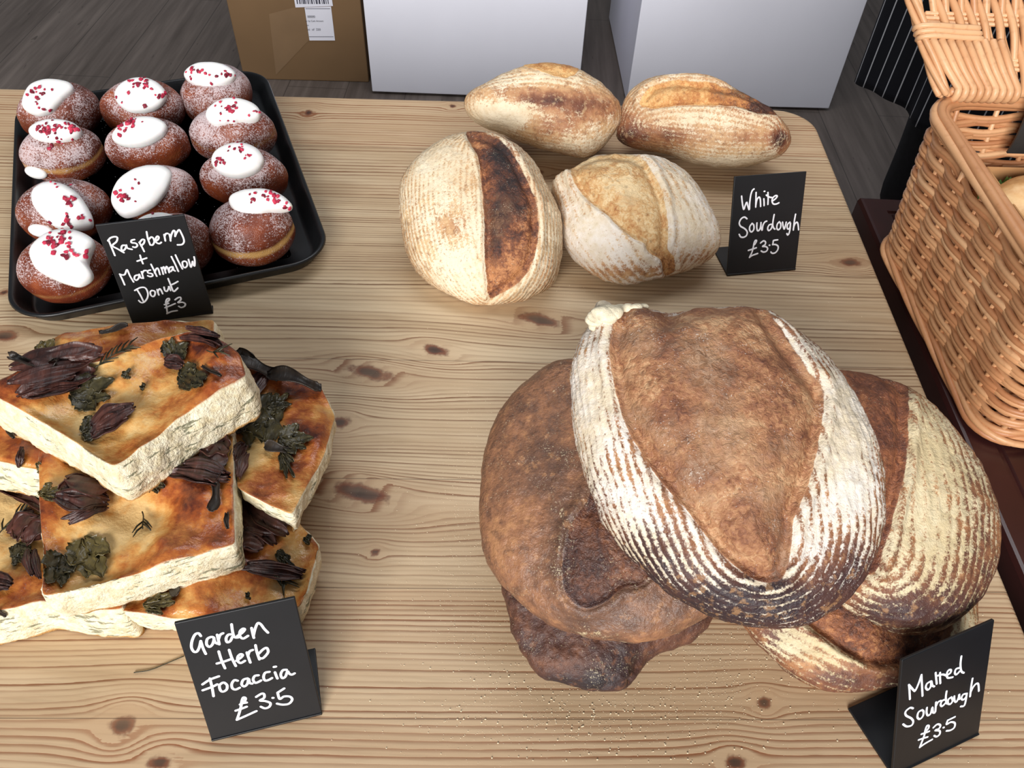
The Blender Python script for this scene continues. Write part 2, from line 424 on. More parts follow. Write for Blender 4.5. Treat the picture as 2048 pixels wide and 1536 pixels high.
def mat_focaccia():
    t = NT('focaccia_bread'); cr = t.attr('crumb'); to = t.attr('toast'); bot = t.attr('bottom'); o = t.obj()
    n1 = t.noise(26, o, 4, 0.6); n2 = t.noise(160, o, 4, 0.62); n3 = t.noise(500, o, 2)
    d = t.math('ADD', to, t.math('MULTIPLY', t.math('SUBTRACT', n1, 0.5), 1.5))
    d = t.math('ADD', d, t.math('MULTIPLY', t.math('SUBTRACT', n2, 0.5), 0.55))
    top = t.ramp(d, [(0.05, rgb(222, 186, 126)), (0.28, rgb(210, 156, 88)), (0.46, rgb(188, 116, 56)), (0.64, rgb(150, 76, 36)), (0.88, rgb(78, 36, 26))])
    crumb = t.mix(t.smooth(n2, 0.35, 0.7), rgb(238, 228, 200), rgb(214, 198, 160))
    fl = t.smooth(t.math('ADD', t.noise(70, t.mapping(o, (1, 1, 4.5)), 4, 0.7), t.math('MULTIPLY', t.math('SUBTRACT', t.noise(18, o, 2), 0.5), 0.45)), 0.60, 0.66)
    crumb = t.mix(t.math('MULTIPLY', fl, 0.8), crumb, rgb(92, 94, 66))
    crumb = t.mix(t.smooth(bot, 0.55, 0.95), crumb, rgb(196, 150, 88))
    e = t.math('ADD', cr, t.math('MULTIPLY', t.math('SUBTRACT', n2, 0.5), 0.5))
    c = t.mix(t.smooth(e, 0.35, 0.65), top, crumb)
    r = t.math('ADD', 0.27, t.math('MULTIPLY', cr, 0.5))
    t.bump(t.math('ADD', t.math('MULTIPLY', n2, 0.8), t.math('MULTIPLY', n3, t.math('ADD', 0.2, t.math('MULTIPLY', cr, 1.0)))), 0.5, 0.002)
    return t.fin(c, r, 0.5)

def mat_leaf(name, c0, c1, rough=0.4):
    t = NT(name); o = t.obj(); n = t.noise(110, o, 4, 0.6); v = t.noise(60, t.mapping(o, (5, 1, 1)), 3)
    c = t.ramp(t.math('ADD', t.math('MULTIPLY', n, 0.6), t.math('MULTIPLY', v, 0.4)), [(0.3, c0), (0.7, c1)])
    t.bump(v, 0.6, 0.0012); return t.fin(c, rough, 0.5)

def mat_wicker():
    t = NT('willow_rods'); o = t.obj(); n = t.noise(14, o, 3); f = t.noise(160, o, 3); tn = t.attr('tint')
    c = t.ramp(t.math('ADD', t.math('MULTIPLY', n, 0.45), t.math('MULTIPLY', tn, 0.55)), [(0.2, rgb(176, 118, 78)), (0.5, rgb(200, 147, 103)), (0.8, rgb(220, 174, 130))])
    c = t.mix(t.math('MULTIPLY', t.smooth(f, 0.52, 0.8), 0.35), c, rgb(150, 92, 54))
    t.bump(f, 0.25, 0.0006); return t.fin(c, 0.45, 0.5)

def mat_floor():
    t = NT('grey_vinyl_planks'); o = t.mapping(t.obj(), rot=(0, 0, math.radians(-FLOOR_ROT)))
    n = t.noise(2.2, t.mapping(o, (0.35, 2.4, 1)), 5, 0.6); g = t.noise(9, t.mapping(o, (0.3, 5, 1)), 4); k = t.noise(30, t.mapping(o, (0.5, 2, 1)), 3)
    c = t.ramp(t.math('ADD', t.math('MULTIPLY', n, 0.6), t.math('MULTIPLY', g, 0.4)), [(0.34, rgb(76, 67, 61)), (0.5, rgb(100, 90, 84)), (0.66, rgb(122, 111, 104))])
    c = t.mix(t.math('MULTIPLY', t.smooth(k, 0.66, 0.74), 0.6), c, rgb(50, 44, 40))
    br = t.n('ShaderNodeTexBrick'); t.L(o, br.inputs['Vector']); br.inputs['Scale'].default_value = 1.0
    br.inputs['Mortar Size'].default_value = 0.0015; br.inputs['Brick Width'].default_value = 1.2; br.inputs['Row Height'].default_value = 0.19
    c = t.mix(t.math('MULTIPLY', br.outputs['Fac'], 0.6), c, rgb(44, 40, 37))
    t.bump(g, 0.15, 0.002); return t.fin(c, 0.5, 0.4)
FLOOR_ROT = 90.0
# ------------------------------------------------------------------ setting and furniture
M = {}
def structure():
    FL = mesh_obj('floor', [(-6, -4, 0), (6, -4, 0), (6, 7, 0), (-6, 7, 0)], [(0, 1, 2, 3)], mat_floor(), smooth=False)
    FL['kind'] = 'structure'
YK = 0.045                                     # the pine table is turned by this slope

def pine_table():
    x0, x1, f0, b0, rad = -1.02, 0.3865, 0.02, 1.001, 0.05
    root = empty('pine_table', (-0.3, 0.5, 0)); tag(root, 'pale pine table with brown knots carrying all the breads', 'table')
    seams = [0.092, 0.1905, 0.286, 0.385, 0.521, 0.655, 0.778, 0.885]
    knots = [(-.0733, .5316, .008, 2.2), (-.1304, .4985, .010, 2.6), (.0266, .5802, .0105, 2.8), (-.2442, .1753, .0085, 1.2), (-.0978, .3116, .0042, 1.2),
             (.1852, .2104, .0055, 1.2), (-.280, .950, .008, .8), (-.1182, .3659, .0115, 2.6), (-.095, .9848, .006, 1.0), (-.4806, .5222, .010, 1.6),
             (.3645, .6954, .008, 1.8), (-.1474, .4377, .008, 1.4), (-.5079, .5818, .0045, 1.2), (.1591, .1703, .006, 1.5), (-.2118, .1535, .006, 1.6),
             (-.62, .30, .009, 1.5), (-.7, .75, .009, 1.5), (.30, .43, .006, 1.5), (.02, .84, .007, 1.6), (-.36, .40, .007, 1.4)]
    rows = []
    ys = np.arange(f0, b0, 0.003).tolist() + [b0]
    for s in seams: ys += [s - 0.0006, s - 1e-7, s + 1e-7, s + 0.0006]
    ys = sorted(ys)
    nx = 470; V = []; ph = []; sm = []; kn = []; rd = []; tn = []; Fs = []
    rng = np.random.RandomState(4)
    K = [rng.uniform(150, 260) for _ in range(12)]; offs = [rng.uniform(0, 50) for _ in range(12)]
    reds = [.75, .75, .6, .35, .25, .15, .25, .4, .8]; tones = [.35, .2, .3, .55, .35, .6, .4, .5, .3]
    row_y = []
    for y in ys:
        xr = x1 if y < b0 - rad else x1 - rad + math.sqrt(max(rad ** 2 - (y - (b0 - rad)) ** 2, 0))
        xs = np.linspace(x0, xr, nx); pl = sum(1 for s in seams if y > s)
        V.append(np.stack([xs, y + YK * xs, np.full(nx, TZ)], 1)); row_y.append((y, pl))
        sm.append(np.full(nx, 1.0 if any(abs(y - s) < 1e-5 for s in seams) else 0.0)); rd.append(np.full(nx, reds[pl])); tn.append(np.full(nx, tones[pl]))
    V = np.concatenate(V); yy = np.repeat([r[0] for r in row_y], nx); pl = np.repeat([r[1] for r in row_y], nx)
    xs = V[:, 0]; v = yy.copy(); km = np.zeros(len(xs))
    v += 0.0055 * noise(np.stack([xs * 1.6, yy * 7, pl * 3.7], 1), 1.0, 3, 2) + 0.0018 * noise(np.stack([xs * 6, yy * 22, pl * 3.7], 1), 1.0, 5, 2)
    for (kx, ky, r, el) in knots:
        kyp = ky - YK * kx
        dx = (xs - kx) / el; dy = yy - kyp + (0.25 * (xs - kx) if el > 1.9 else 0)
        rho2 = dx * dx + dy * dy + 1e-9; r2 = (r * 1.5) ** 2
        v -= np.where(rho2 > r2, dy * r2 / rho2, dy * 0 + dy) * np.exp(-(dx / (9 * r)) ** 2 - (dy / (7 * r)) ** 2)
        nz = 1 + 0.25 * noise(np.stack([xs, yy, xs * 0], 1), 160, 9)
        km = np.maximum(km, 1 - np.clip(np.sqrt(rho2) / (1.0 * r * nz), 0, 1.0) ** 1.4)
        rd_add = np.exp(-rho2 / (2.2 * r) ** 2); rd.append(rd_add)
    extra = sum(rd[len(row_y):]); red = np.clip(np.concatenate(rd[:len(row_y)]) + 0.5 * extra, 0, 1)
    Kv = np.array([K[p] for p in pl]); phase = v * Kv + np.array([offs[p] for p in pl])
    for j in range(len(row_y) - 1):
        if row_y[j][1] == row_y[j + 1][1]: Fs += [(j * nx + i, j * nx + i + 1, (j + 1) * nx + i + 1, (j + 1) * nx + i) for i in range(nx - 1)]
    # edge: perimeter loop pushed down with a small round-over
    R_ = len(row_y)
    per = [j * nx + nx - 1 for j in range(R_)] + [(R_ - 1) * nx + i for i in range(nx - 2, -1, -1)] + [j * nx for j in range(R_ - 2, -1, -1)] + list(range(1, nx - 1))
    P = V[per]; c = P.mean(0); Tn = np.roll(P, -1, 0) - np.roll(P, 1, 0); out = np.stack([Tn[:, 1], -Tn[:, 0], Tn[:, 0] * 0], 1); out /= np.linalg.norm(out, axis=1)[:, None] + 1e-12
    base = len(V); n = len(per); VV = [V]; last = per
    at_ = [phase, np.concatenate(sm), km, red, np.concatenate(tn)]; ex = [[], [], [], [], []]
    for k, (o, d) in enumerate([(.002, .0008), (.003, .003), (.003, .027), (.001, .030), (-.03, .030)]):
        Q = P + out * o; Q[:, 2] -= d; VV.append(Q); idx = [base + k * n + i for i in range(n)]
        Fs += [(last[i], idx[i], idx[(i + 1) % n], last[(i + 1) % n]) for i in range(n)]; last = idx
        for a, e in zip(at_, ex): e.append(a[per] + (d * 120 if a is phase else 0))
    Va = np.concatenate(VV); A = [np.concatenate([a] + e) for a, e in zip(at_, ex)]
    M['pine'] = mat_pine()
    mesh_obj('tabletop', Va, Fs, M['pine'], root, True, dict(phase=A[0], seam=A[1], knot=A[2], red=A[3], tone=A[4]))
    pm = plain('pine_frame', rgb(176, 140, 98), 0.5, 0.4, 0.12, 12)
    for nm, c, h in [('apron', (-.32, .93, .665), (.62, .011, .054)), ('apron', (-.32, .07, .665), (.62, .011, .054)), ('apron', (.325, .5, .665), (.011, .40, .054)), ('apron', (-.95, .5, .665), (.011, .40, .054))]:
        b = MB(); b.box(c, h, bev=.002); b.build(nm, pm, root, False)
    for lx in (-.93, .31):
        for ly in (.09, .91):
            b = MB(); zz = np.array([0, .03, .06, .3, .5, .56, .58, .60, .719]); rr = [.02, .022, .019, .026, .033, .03, .036, .036, .036]
            b.tube([(lx, ly, z) for z in zz], rr, 20); b.build('leg', pm, root)

def dark_table():
    """mahogany side table carrying the hamper"""
    root = empty('mahogany_side_table', (.8, .48, 0)); tag(root, 'dark mahogany side table with grooved edge under the wicker hamper', 'table')
    m = plain('mahogany', rgb(52, 25, 24), 0.32, 0.5, 0.2, 9); M['mahog'] = m
    md = plain('mahogany_edge', rgb(30, 17, 17), 0.4, 0.5, 0.15, 9)
    x0, x1, y0, y1 = .407, 1.12, .06, .822
    c = np.array([(x0 + x1) / 2, (y0 + y1) / 2, 0]); hx, hy = (x1 - x0) / 2, (y1 - y0) / 2
    # top as a profiled slab: rounded nosing, groove, field
    prof = [(0, -.030), (-.000, -.006), (.0015, -.001), (.004, .0), (.026, .0), (.0275, -.0025), (.031, -.0025), (.0325, 0), (.062, 0), (.0632, -.0015), (.0655, -.0015), (.0667, 0), (.30, 0)]
    V = []; Fs = []
    for k, (i, dz) in enumerate(prof):
        V += [(c[0] - hx + i, c[1] - hy + i, TZ - .0002 + dz), (c[0] + hx - i, c[1] - hy + i, TZ - .0002 + dz), (c[0] + hx - i, c[1] + hy - i, TZ - .0002 + dz), (c[0] - hx + i, c[1] + hy - i, TZ - .0002 + dz)]
        if k: Fs += [((k - 1) * 4 + q, (k - 1) * 4 + (q + 1) % 4, k * 4 + (q + 1) % 4, k * 4 + q) for q in range(4)]
    e = len(V) - 4; Fs += [(e, e + 1, e + 2, e + 3), (3, 2, 1, 0)]
    mesh_obj('table_top', V, Fs, m, root, False)
    b = MB(); b.box((c[0], c[1], TZ - .075), (hx - .012, hy - .012, .0445), bev=.003); b.build('frieze', md, root, False)
    for sx in (-1, 1):
        for sy in (-1, 1):
            b = MB(); b.box((c[0] + sx * (hx - .04), c[1] + sy * (hy - .04), .315), (.024, .024, .315), bev=.004); b.build('leg', md, root, False)

def plinths_and_box():
    mw = plain('white_laminate', rgb(238, 238, 248), 0.45, 0.4, 0.01, 4)
    def plinth(a, b, depth_, h, label, yaw=0):
        a = np.array(a); b = np.array(b); c = (a + b) / 2; e = unit(b - a); back = np.array([-e[1], e[0], 0])
        w = np.linalg.norm(b - a) / 2
        o = empty('display_plinth', c); tag(o, label, 'plinth', 'white display plinths')
        bx = MB(); bx.box(c + back * depth_ / 2 + np.array([0, 0, h / 2 + .004]), (w, depth_ / 2, h / 2 - .004), [e, back, [0, 0, 1]], .003); bx.build('plinth_body', mw, o, False)
        bx = MB(); bx.box(c + back * depth_ / 2 + np.array([0, 0, h + .004]), (w + .001, depth_ / 2 + .001, .004), [e, back, [0, 0, 1]], .001); bx.build('top_panel', mw, o, False)
    plinth(at(745, 188, 0), at(1155, 204, 0), .45, .8, 'white display plinth standing beside the brown cardboard box')
    a, b = at(1252, 211, 0), at(1656, 222, 0)
    plinth(a, b, .62, .8, 'white display plinth nearest the person in the striped apron')
    # carton
    a, b = at(488, 158, 0), at(738, 165, 0); e = unit(b - a); back = np.array([-e[1], e[0], 0]); c = (a + b) / 2; w = np.linalg.norm(b - a) / 2
    mc = plain('corrugated_card', rgb(118, 92, 64), 0.75, 0.25, 0.06, 3)
    root = empty('cardboard_box', c); tag(root, 'brown cardboard box with a torn white label standing behind the donuts', 'box')
    bx = MB(); bx.box(c + back * .2 + np.array([0, 0, .21]), (w, .2, .21), [e, back, [0, 0, 1]], .004); bx.build('carton', mc, root, False)
    for s in (-1, 1):
        bx = MB(); bx.box(c + back * (.2 + s * .1) + np.array([0, 0, .4225]), (w, .098, .002), [e, back, [0, 0, 1]]); bx.build('flap', mc, root, False)
    n = -back; p0 = a + n * .0008
    def on(px, py, off=0.0): return at_plane(px, py, p0 + n * off, n)
    def quad(nm, pts, mat, par, off):
        V = [on(x, y, off) for x, y in pts]; V += [v - n * .0004 for v in V]
        return mesh_obj(nm, V, [(3, 2, 1, 0), (4, 5, 6, 7)] + [(i, (i + 1) % 4, 4 + (i + 1) % 4, 4 + i) for i in range(4)], mat, par, False)
    mt = plain('parcel_tape', rgb(126, 100, 72), 0.3, 0.5, 0.04, 8)
    quad('packing_tape', [(538, 28), (607, 10), (620, 78), (552, 150)], mt, root, .0003)
    ml = plain('label_paper', rgb(222, 222, 232), 0.6, 0.3, 0.01, 8); mk = plain('label_ink', rgb(52, 52, 66), 0.6, 0.3, 0.02, 8)
    lb = quad('shipping_label', [(609, 15), (662, 13), (670, 81), (619, 81)], ml, root, .0010)
    bl = quad('barcode_label', [(585, -22), (660, -24), (666, 12), (591, 15)], ml, root, .0016)
    def word(nm, par, x0, x1, y0, y1, off, skew=.0):
        quad(nm, [(x0, y0), (x1, y0), (x1 + skew, y1), (x0 + skew, y1)], mk, par, off)
    xs = [594, 599, 603, 606, 609, 613, 616, 620, 623, 628, 632, 635, 638, 644, 647, 652, 656]; ws = [2, 2.2, 1.2, 2, 2.4, 1, 2, 1, 2.6, 1.2, 2.4, 1, 3, 1.2, 3, 1.4, 1.6]
    for x, w_ in zip(xs, ws): word('bar', bl, x - 3, x - 3 + w_, -14, 8, .0022, 3)
    word('ruled_line', lb, 611, 660, 17.0, 17.8, .0016, .1); word('ruled_line', lb, 618, 667, 73, 73.8, .0016, .1)
    # printed lines of small type, one mesh each
    def text(txt, x, y, size):
        cu = bpy.data.curves.new('printed_text', 'FONT'); cu.body = txt; cu.size = 1; cu.extrude = .02
        o = bpy.data.objects.new('printed_text', cu); COL.objects.link(o)
        dg = bpy.context.evaluated_depsgraph_get(); me = bpy.data.meshes.new_from_object(o.evaluated_get(dg)); bpy.data.objects.remove(o)
        q = on(x, y, .0018); ex_ = unit(on(x + 10, y, .0018) - q); s = size
        V = [q + ex_ * v.co.x * s + np.array([0, 0, 1]) * v.co.y * s + n * v.co.z * .004 for v in me.vertices]
        mesh_obj('printed_text', V, [list(p.vertices) for p in me.polygons], mk, lb, False); bpy.data.meshes.remove(me)
    text('00000', 615, 35.5, .0095); text('er by Cash Amount', 611.5, 43.5, .0068); text('ce', 613, 52, .0075); text('of  250', 624, 61, .0095); text('ml', 614.5, 61, .0085)

# ------------------------------------------------------------------ the wicker hamper
def hamper():
    e = unit([.999, .041, 0]); f = unit([.0405, -.999, 0])           # along the back, towards the viewer
    O = np.array([.4095, .7294, TZ]); W, L, Hh = .44, .277, .166
    root = empty('wicker_hamper', O + e * W / 2 + f * L / 2); tag(root, 'open honey-coloured wicker hamper standing on the dark mahogany table', 'hamper')
    M['wick'] = mat_wicker()
    def peri(off, r=.028, n=None):
        """rounded rectangle points in hamper coordinates (a along e, b along f)"""
        pts = []; 
        cs = [(W - r, r, -90), (W - r, L - r, 0), (r, L - r, 90), (r, r, 180)]
        for (a, b, st) in cs:
            for k in range(9):
                w = math.radians(st + k * 90 / 8); pts.append((a + (r + off) * math.cos(w), b + (r + off) * math.sin(w)))
        P = np.array(pts + [pts[0]]); d = np.concatenate([[0], np.cumsum(np.linalg.norm(np.diff(P, axis=0), axis=1))])
        n = n or 240
        u = np.linspace(0, d[-1], n, endpoint=False)
        return np.stack([np.interp(u, d, P[:, 0]), np.interp(u, d, P[:, 1])], 1)
    def pos(ab, z): return O + ab[:, :1] * e + ab[:, 1:] * f + np.array([0, 0, 1.0]) * (z[:, None] if np.ndim(z) else z)
    NS = 36; NP = NS * 9; flare = lambda t: .004 + .012 * t
    rng = np.random.RandomState(2); mb = MB(); tint = []
    rows = 21
    for i in range(rows):
        z0 = .012 + (Hh - .026) * (i + .5) / rows; ab0 = peri(0, n=NP); t = i / rows
        ab = peri(flare(t), n=NP); nn = ab - peri(flare(t) - .01, n=NP); nn /= np.linalg.norm(nn, axis=1)[:, None]
        ph = np.arange(NP) / NP * NS * math.pi + i * math.pi
        wv = np.sin(ph); wv = np.sign(wv) * np.abs(wv) ** .8
        jit = .0011 * noise(np.stack([np.arange(NP) * .11, np.full(NP, i * 5.3), np.zeros(NP)], 1), 1, 4)
        for s2 in (0, 1):
            P = pos(ab + nn * (wv * .0033)[:, None], z0 + (s2 - .5) * .0036 + .0022 * np.sin(ph + 1.3) + jit)
            nb = len(mb.v); mb.tube(P, (.0026 + .0005 * rng.rand()), 6, True); k = rng.rand(); tint += [k] * (len(mb.v) - nb)
    def stake(i, z0, z1):
        ab0 = peri(flare(0), n=NP); ab1 = peri(flare(1), n=NP); j = int((i + .5) * NP / NS)
        a = pos(ab0[j:j + 1], z0)[0]; b = pos(ab1[j:j + 1], z1)[0]
        nb = len(mb.v); mb.tube([a, (a + b) / 2, b], .0027, 6); k = rng.rand(); tint.extend([k] * (len(mb.v) - nb))
    for i in range(NS): stake(i, .004, Hh)
    mesh_obj('woven_sides', mb.v, mb.f, M['wick'], root, True, dict(tint=tint))
    def border(nm, z, fl, n, rr, turns, spread):
        mb = MB(); tn = []
        for k in range(n):
            m = 200; u = np.arange(m) / m; w = 2 * math.pi * (k / n) + u * 2 * math.pi * turns
            ab = peri(fl, n=m); nn = ab - peri(fl - .01, n=m); nn /= np.linalg.norm(nn, axis=1)[:, None]
            P = pos(ab + nn * (np.cos(w) * spread)[:, None], z + np.sin(w) * spread * .8)
            nb = len(mb.v); mb.tube(P, rr, 8, True); q = rng.rand(); tn += [q] * (len(mb.v) - nb)
        mesh_obj(nm, mb.v, mb.f, M['wick'], root, True, dict(tint=tn))
    border('rim', Hh, flare(1), 5, .0042, 1.2, .0060)
    border('base_border', .009, .006, 4, .0032, 5, .0048)
    # woven floor of the hamper
    mb = MB(); tn = []
    for k in range(30):
        b_ = L * (k + .5) / 30; A = np.linspace(.006, W - .006, 60)
        P = O + A[:, None] * e + b_ * f + np.array([0, 0, 1.0]) * (.010 + .002 * np.sin(A * 90 + k * math.pi))[:, None]
        nb = len(mb.v); mb.tube(P, .0036, 6); q = rng.rand(); tn += [q] * (len(mb.v) - nb)
    mesh_obj('woven_base', mb.v, mb.f, M['wick'], root, True, dict(tint=tn))
    # lid, hinged at the back rim and tipped back
    lean = math.radians(42); u = unit(-f * math.sin(lean) + np.array([0, 0, 1]) * math.cos(lean)); nl = unit(np.cross(e, u))
    if nl.dot(f) < 0: nl = -nl
    LO = O + e * -.012 + f * -.006 + np.array([0, 0, Hh + .010]); LL = .275
    xl = lambda v: .010 - .060 * min(1.0, v / .15) ** .9      # left edge flares out
    mb = MB(); tn = []
    def lid_pt(a, v, off): return LO + e * a + u * v + nl * off
    xs = np.arange(.012, W + .02, .0057); m = 60
    for k, a in enumerate(xs):
        vv = np.linspace(.002, LL, m)
        sh = np.array([xl(v) for v in vv]) * np.clip(1 - a / .16, 0, 1)
        ph = vv / .0205 * math.pi * .5 + (k % 2) * math.pi
        P = np.array([lid_pt(a + s + .0012 * math.sin(p * .5 + k), v, .0038 * math.sin(p)) for s, v, p in zip(sh, vv, ph)])
        nb = len(mb.v); mb.tube(P, .0033 + .0005 * rng.rand(), 6); q = .35 + .65 * rng.rand(); tn += [q] * (len(mb.v) - nb)
    for v in np.arange(.03, LL, .041):
        for d in (-.0042, 0, .0042):
            P = [lid_pt(xl(v) + .003, v + d, 0), lid_pt(W / 2, v + d, 0), lid_pt(W + .02, v + d, 0)]
            nb = len(mb.v); mb.tube(P, .0021, 6); tn += [.9] * (len(mb.v) - nb)
    # rods wrapped round the hinge bar
    for a in np.arange(.016, W + .02, .0072):
        if .080 < a < .136: continue
        w = np.linspace(-.3, math.pi + .3, 9)
        sx_ = max(0, 1 - a / .16); P = [lid_pt(a - .008 + (xl(.05) - .010) * sx_, .050, .0058)] + [lid_pt(a - .003 + (xl(.02) - .010) * sx_, .022, .0064)] + [lid_pt(a, .004 - .0068 * math.sin(q), .0068 * math.cos(q)) for q in w]
        nb = len(mb.v); mb.tube(P, .0036, 7); q = .6 + .4 * rng.rand(); tn += [q] * (len(mb.v) - nb)
    lid = mesh_obj('lid', mb.v, mb.f, M['wick'], root, True, dict(tint=tn))
    mb = MB(); tn = []
    for k in range(4):
        vv = np.linspace(0, LL, 40)
        P = [lid_pt(xl(v) - .004 + .0045 * math.cos(v * 40 + k * 1.57), v, .0045 * math.sin(v * 40 + k * 1.57)) for v in vv]
        nb = len(mb.v); mb.tube(P, .0030, 7); tn += [.7] * (len(mb.v) - nb)
    P = [lid_pt(a, .004, 0) for a in (.012, .1, W + .02)]; nb = len(mb.v); mb.tube(P, .0042, 8); tn += [.6] * (len(mb.v) - nb)
    mesh_obj('lid_frame', mb.v, mb.f, M['wick'], lid, True, dict(tint=tn))
    mb = MB(); tn = []
    for k in range(3):
        v = .052 + k * .0048
        P = [lid_pt(xl(v) - .008, v, -.005), lid_pt(xl(v) - .009, v, .004), lid_pt(xl(v) + .004, v, .0085), lid_pt(xl(v) + .028, v - .001, .0085), lid_pt(xl(v) + .046, v - .001, .0075), lid_pt(xl(v) + .049, v - .001, .001)]
        nb = len(mb.v); mb.tube(catmull(P, 5), .0027, 7); tn += [1.0] * (len(mb.v) - nb)
    mesh_obj('cane_binding', mb.v, mb.f, M['wick'], lid, True, dict(tint=tn))
    # black leather hinge strap with a metal stud
    ml = plain('black_leather', rgb(38, 38, 38), 0.42, 0.5, 0.1, 60, 0.2)
    a0, a1 = .086, .130
    path = [lid_pt(0, .030, .0085), lid_pt(0, .012, .0105), lid_pt(0, -.003, .0105), LO + f * .014 + np.array([0, 0, -.014]) , LO + f * .017 + np.array([0, 0, -.034]), LO + f * .016 + np.array([0, 0, -.05])]
    path = catmull(path, 6); V = []
    tn_ = np.gradient(path, axis=0); th = .0012
    for p, t_ in zip(path, tn_):
        nn = unit(np.cross(e, t_))
        V += [p + e * a0 + nn * th, p + e * a1 + nn * th, p + e * a1 - nn * th, p + e * a0 - nn * th]
    N = len(path); Fs = [(i * 4 + q, i * 4 + (q + 1) % 4, (i + 1) * 4 + (q + 1) % 4, (i + 1) * 4 + q) for i in range(N - 1) for q in range(4)] + [(3, 2, 1, 0), ((N - 1) * 4, (N - 1) * 4 + 1, (N - 1) * 4 + 2, (N - 1) * 4 + 3)]
    st = mesh_obj('leather_strap', V, Fs, ml, root, False)
    ms = plain('nickel', rgb(150, 152, 156), 0.25, 0.5, 0.03, 40, Metallic=1.0)
    b = MB(); p = path[14]; b.tube([p + e * (a0 + .004) + f * .001, p + e * (a0 + .004) + f * .003], .0032, 12); b.build('stud', ms, st)
    # kraft tray, lettuce and bread roll inside
    mk = plain('kraft_card', rgb(186, 138, 92), 0.7, 0.3, 0.04, 12)
    ti = empty('kraft_tray', O + e * .25 + f * .135 + np.array([0, 0, .014])); tag(ti, 'brown kraft card tray inside the wicker hamper', 'tray')
    c = O + e * .222 + f * .130; 
    b = MB(); b.box(c + np.array([0, 0, .0165]), (.168, .108, .0008), [e, f, [0, 0, 1]]); b.build('tray_base', mk, ti, False)
    for s in (-1, 1):
        b = MB(); b.box(c + f * s * .108 + np.array([0, 0, .067]), (.168, .0008, .05), [e, f, [0, 0, 1]], .0004); b.build('tray_wall', mk, ti, False)
        b = MB(); b.box(c + e * s * .168 + np.array([0, 0, .067]), (.0008, .108, .05), [e, f, [0, 0, 1]], .0004); b.build('tray_wall', mk, ti, False)
    return e, f, O

def roll_and_lettuce(e, f, O):
    # bread roll with lettuce frill
    c = at(2094, 424, TZ + .098)
    root = empty('filled_roll', c - np.array([0, 0, .042])); tag(root, 'crusty filled roll with green lettuce in the kraft tray', 'sandwich')
    mr = NT('roll_crust'); n = mr.noise(40, None, 4); mr.bump(mr.noise(220), .4, .001)
    mr = mr.fin(mr.ramp(n, [(.3, rgb(178, 120, 66)), (.5, rgb(206, 156, 100)), (.7, rgb(226, 190, 140))]), .5, .4)
    nu, nv = 48, 30; V = []
    for s, h0 in ((1, .004), (-1, -.012)):
        V = []; 
        for j in range(nv):
            t = j / (nv - 1) * math.pi / 2
            for i in range(nu):
                w = 2 * math.pi * i / nu; r = math.sin(t) ** .8
                V.append(c + e * ((.062) * r * math.cos(w)) + f * (.034 * r * math.sin(w)) + np.array([0, 0, h0 + s * .030 * math.cos(t) ** .8]))
        V = np.array(V); V += vnormals(V, grid_faces(nu, nv, 0, True)) * (.0015 * noise(V, 60, 3, 2))[:, None]
        Fs = grid_faces(nu, nv, 0, True); Fs.append(tuple(range((nv - 1) * nu, nv * nu)))
        mesh_obj('roll_top' if s > 0 else 'roll_base', V, Fs, mr, root)
    mg = mat_leaf('lettuce', rgb(60, 98, 44), rgb(118, 160, 78), .35)
    rng = np.random.RandomState(8)
    for k in range(7):
        a = math.pi * (.55 + k * .22) ; cc = c + e * (.056 * math.cos(a)) + f * (.030 * math.sin(a)) + np.array([0, 0, -.002])
        dirv = unit(e * math.cos(a) * .5 + f * math.sin(a)); side = np.cross(dirv, [0, 0, 1])
        V = []; n1, n2 = 22, 9
        for j in range(n2):
            for i in range(n1):
                s = (i / (n1 - 1) - .5); t = j / (n2 - 1)
                ruf = .006 * t * math.sin(s * 22 + k) 
                V.append(cc + side * s * .055 * (1 - .3 * t * t) + dirv * (t * .020 - .012) + np.array([0, 0, ruf + .012 * t]))
        V = np.array(V); Nn = vnormals(V, grid_faces(n1, n2)); B = V - Nn * .0006
        Fs = grid_faces(n1, n2); q = n1 * n2; Fs += [tuple(q + x for x in reversed(ff)) for ff in grid_faces(n1, n2)]
        mesh_obj('lettuce_leaf', np.concatenate([V, B]), Fs, mg, root)

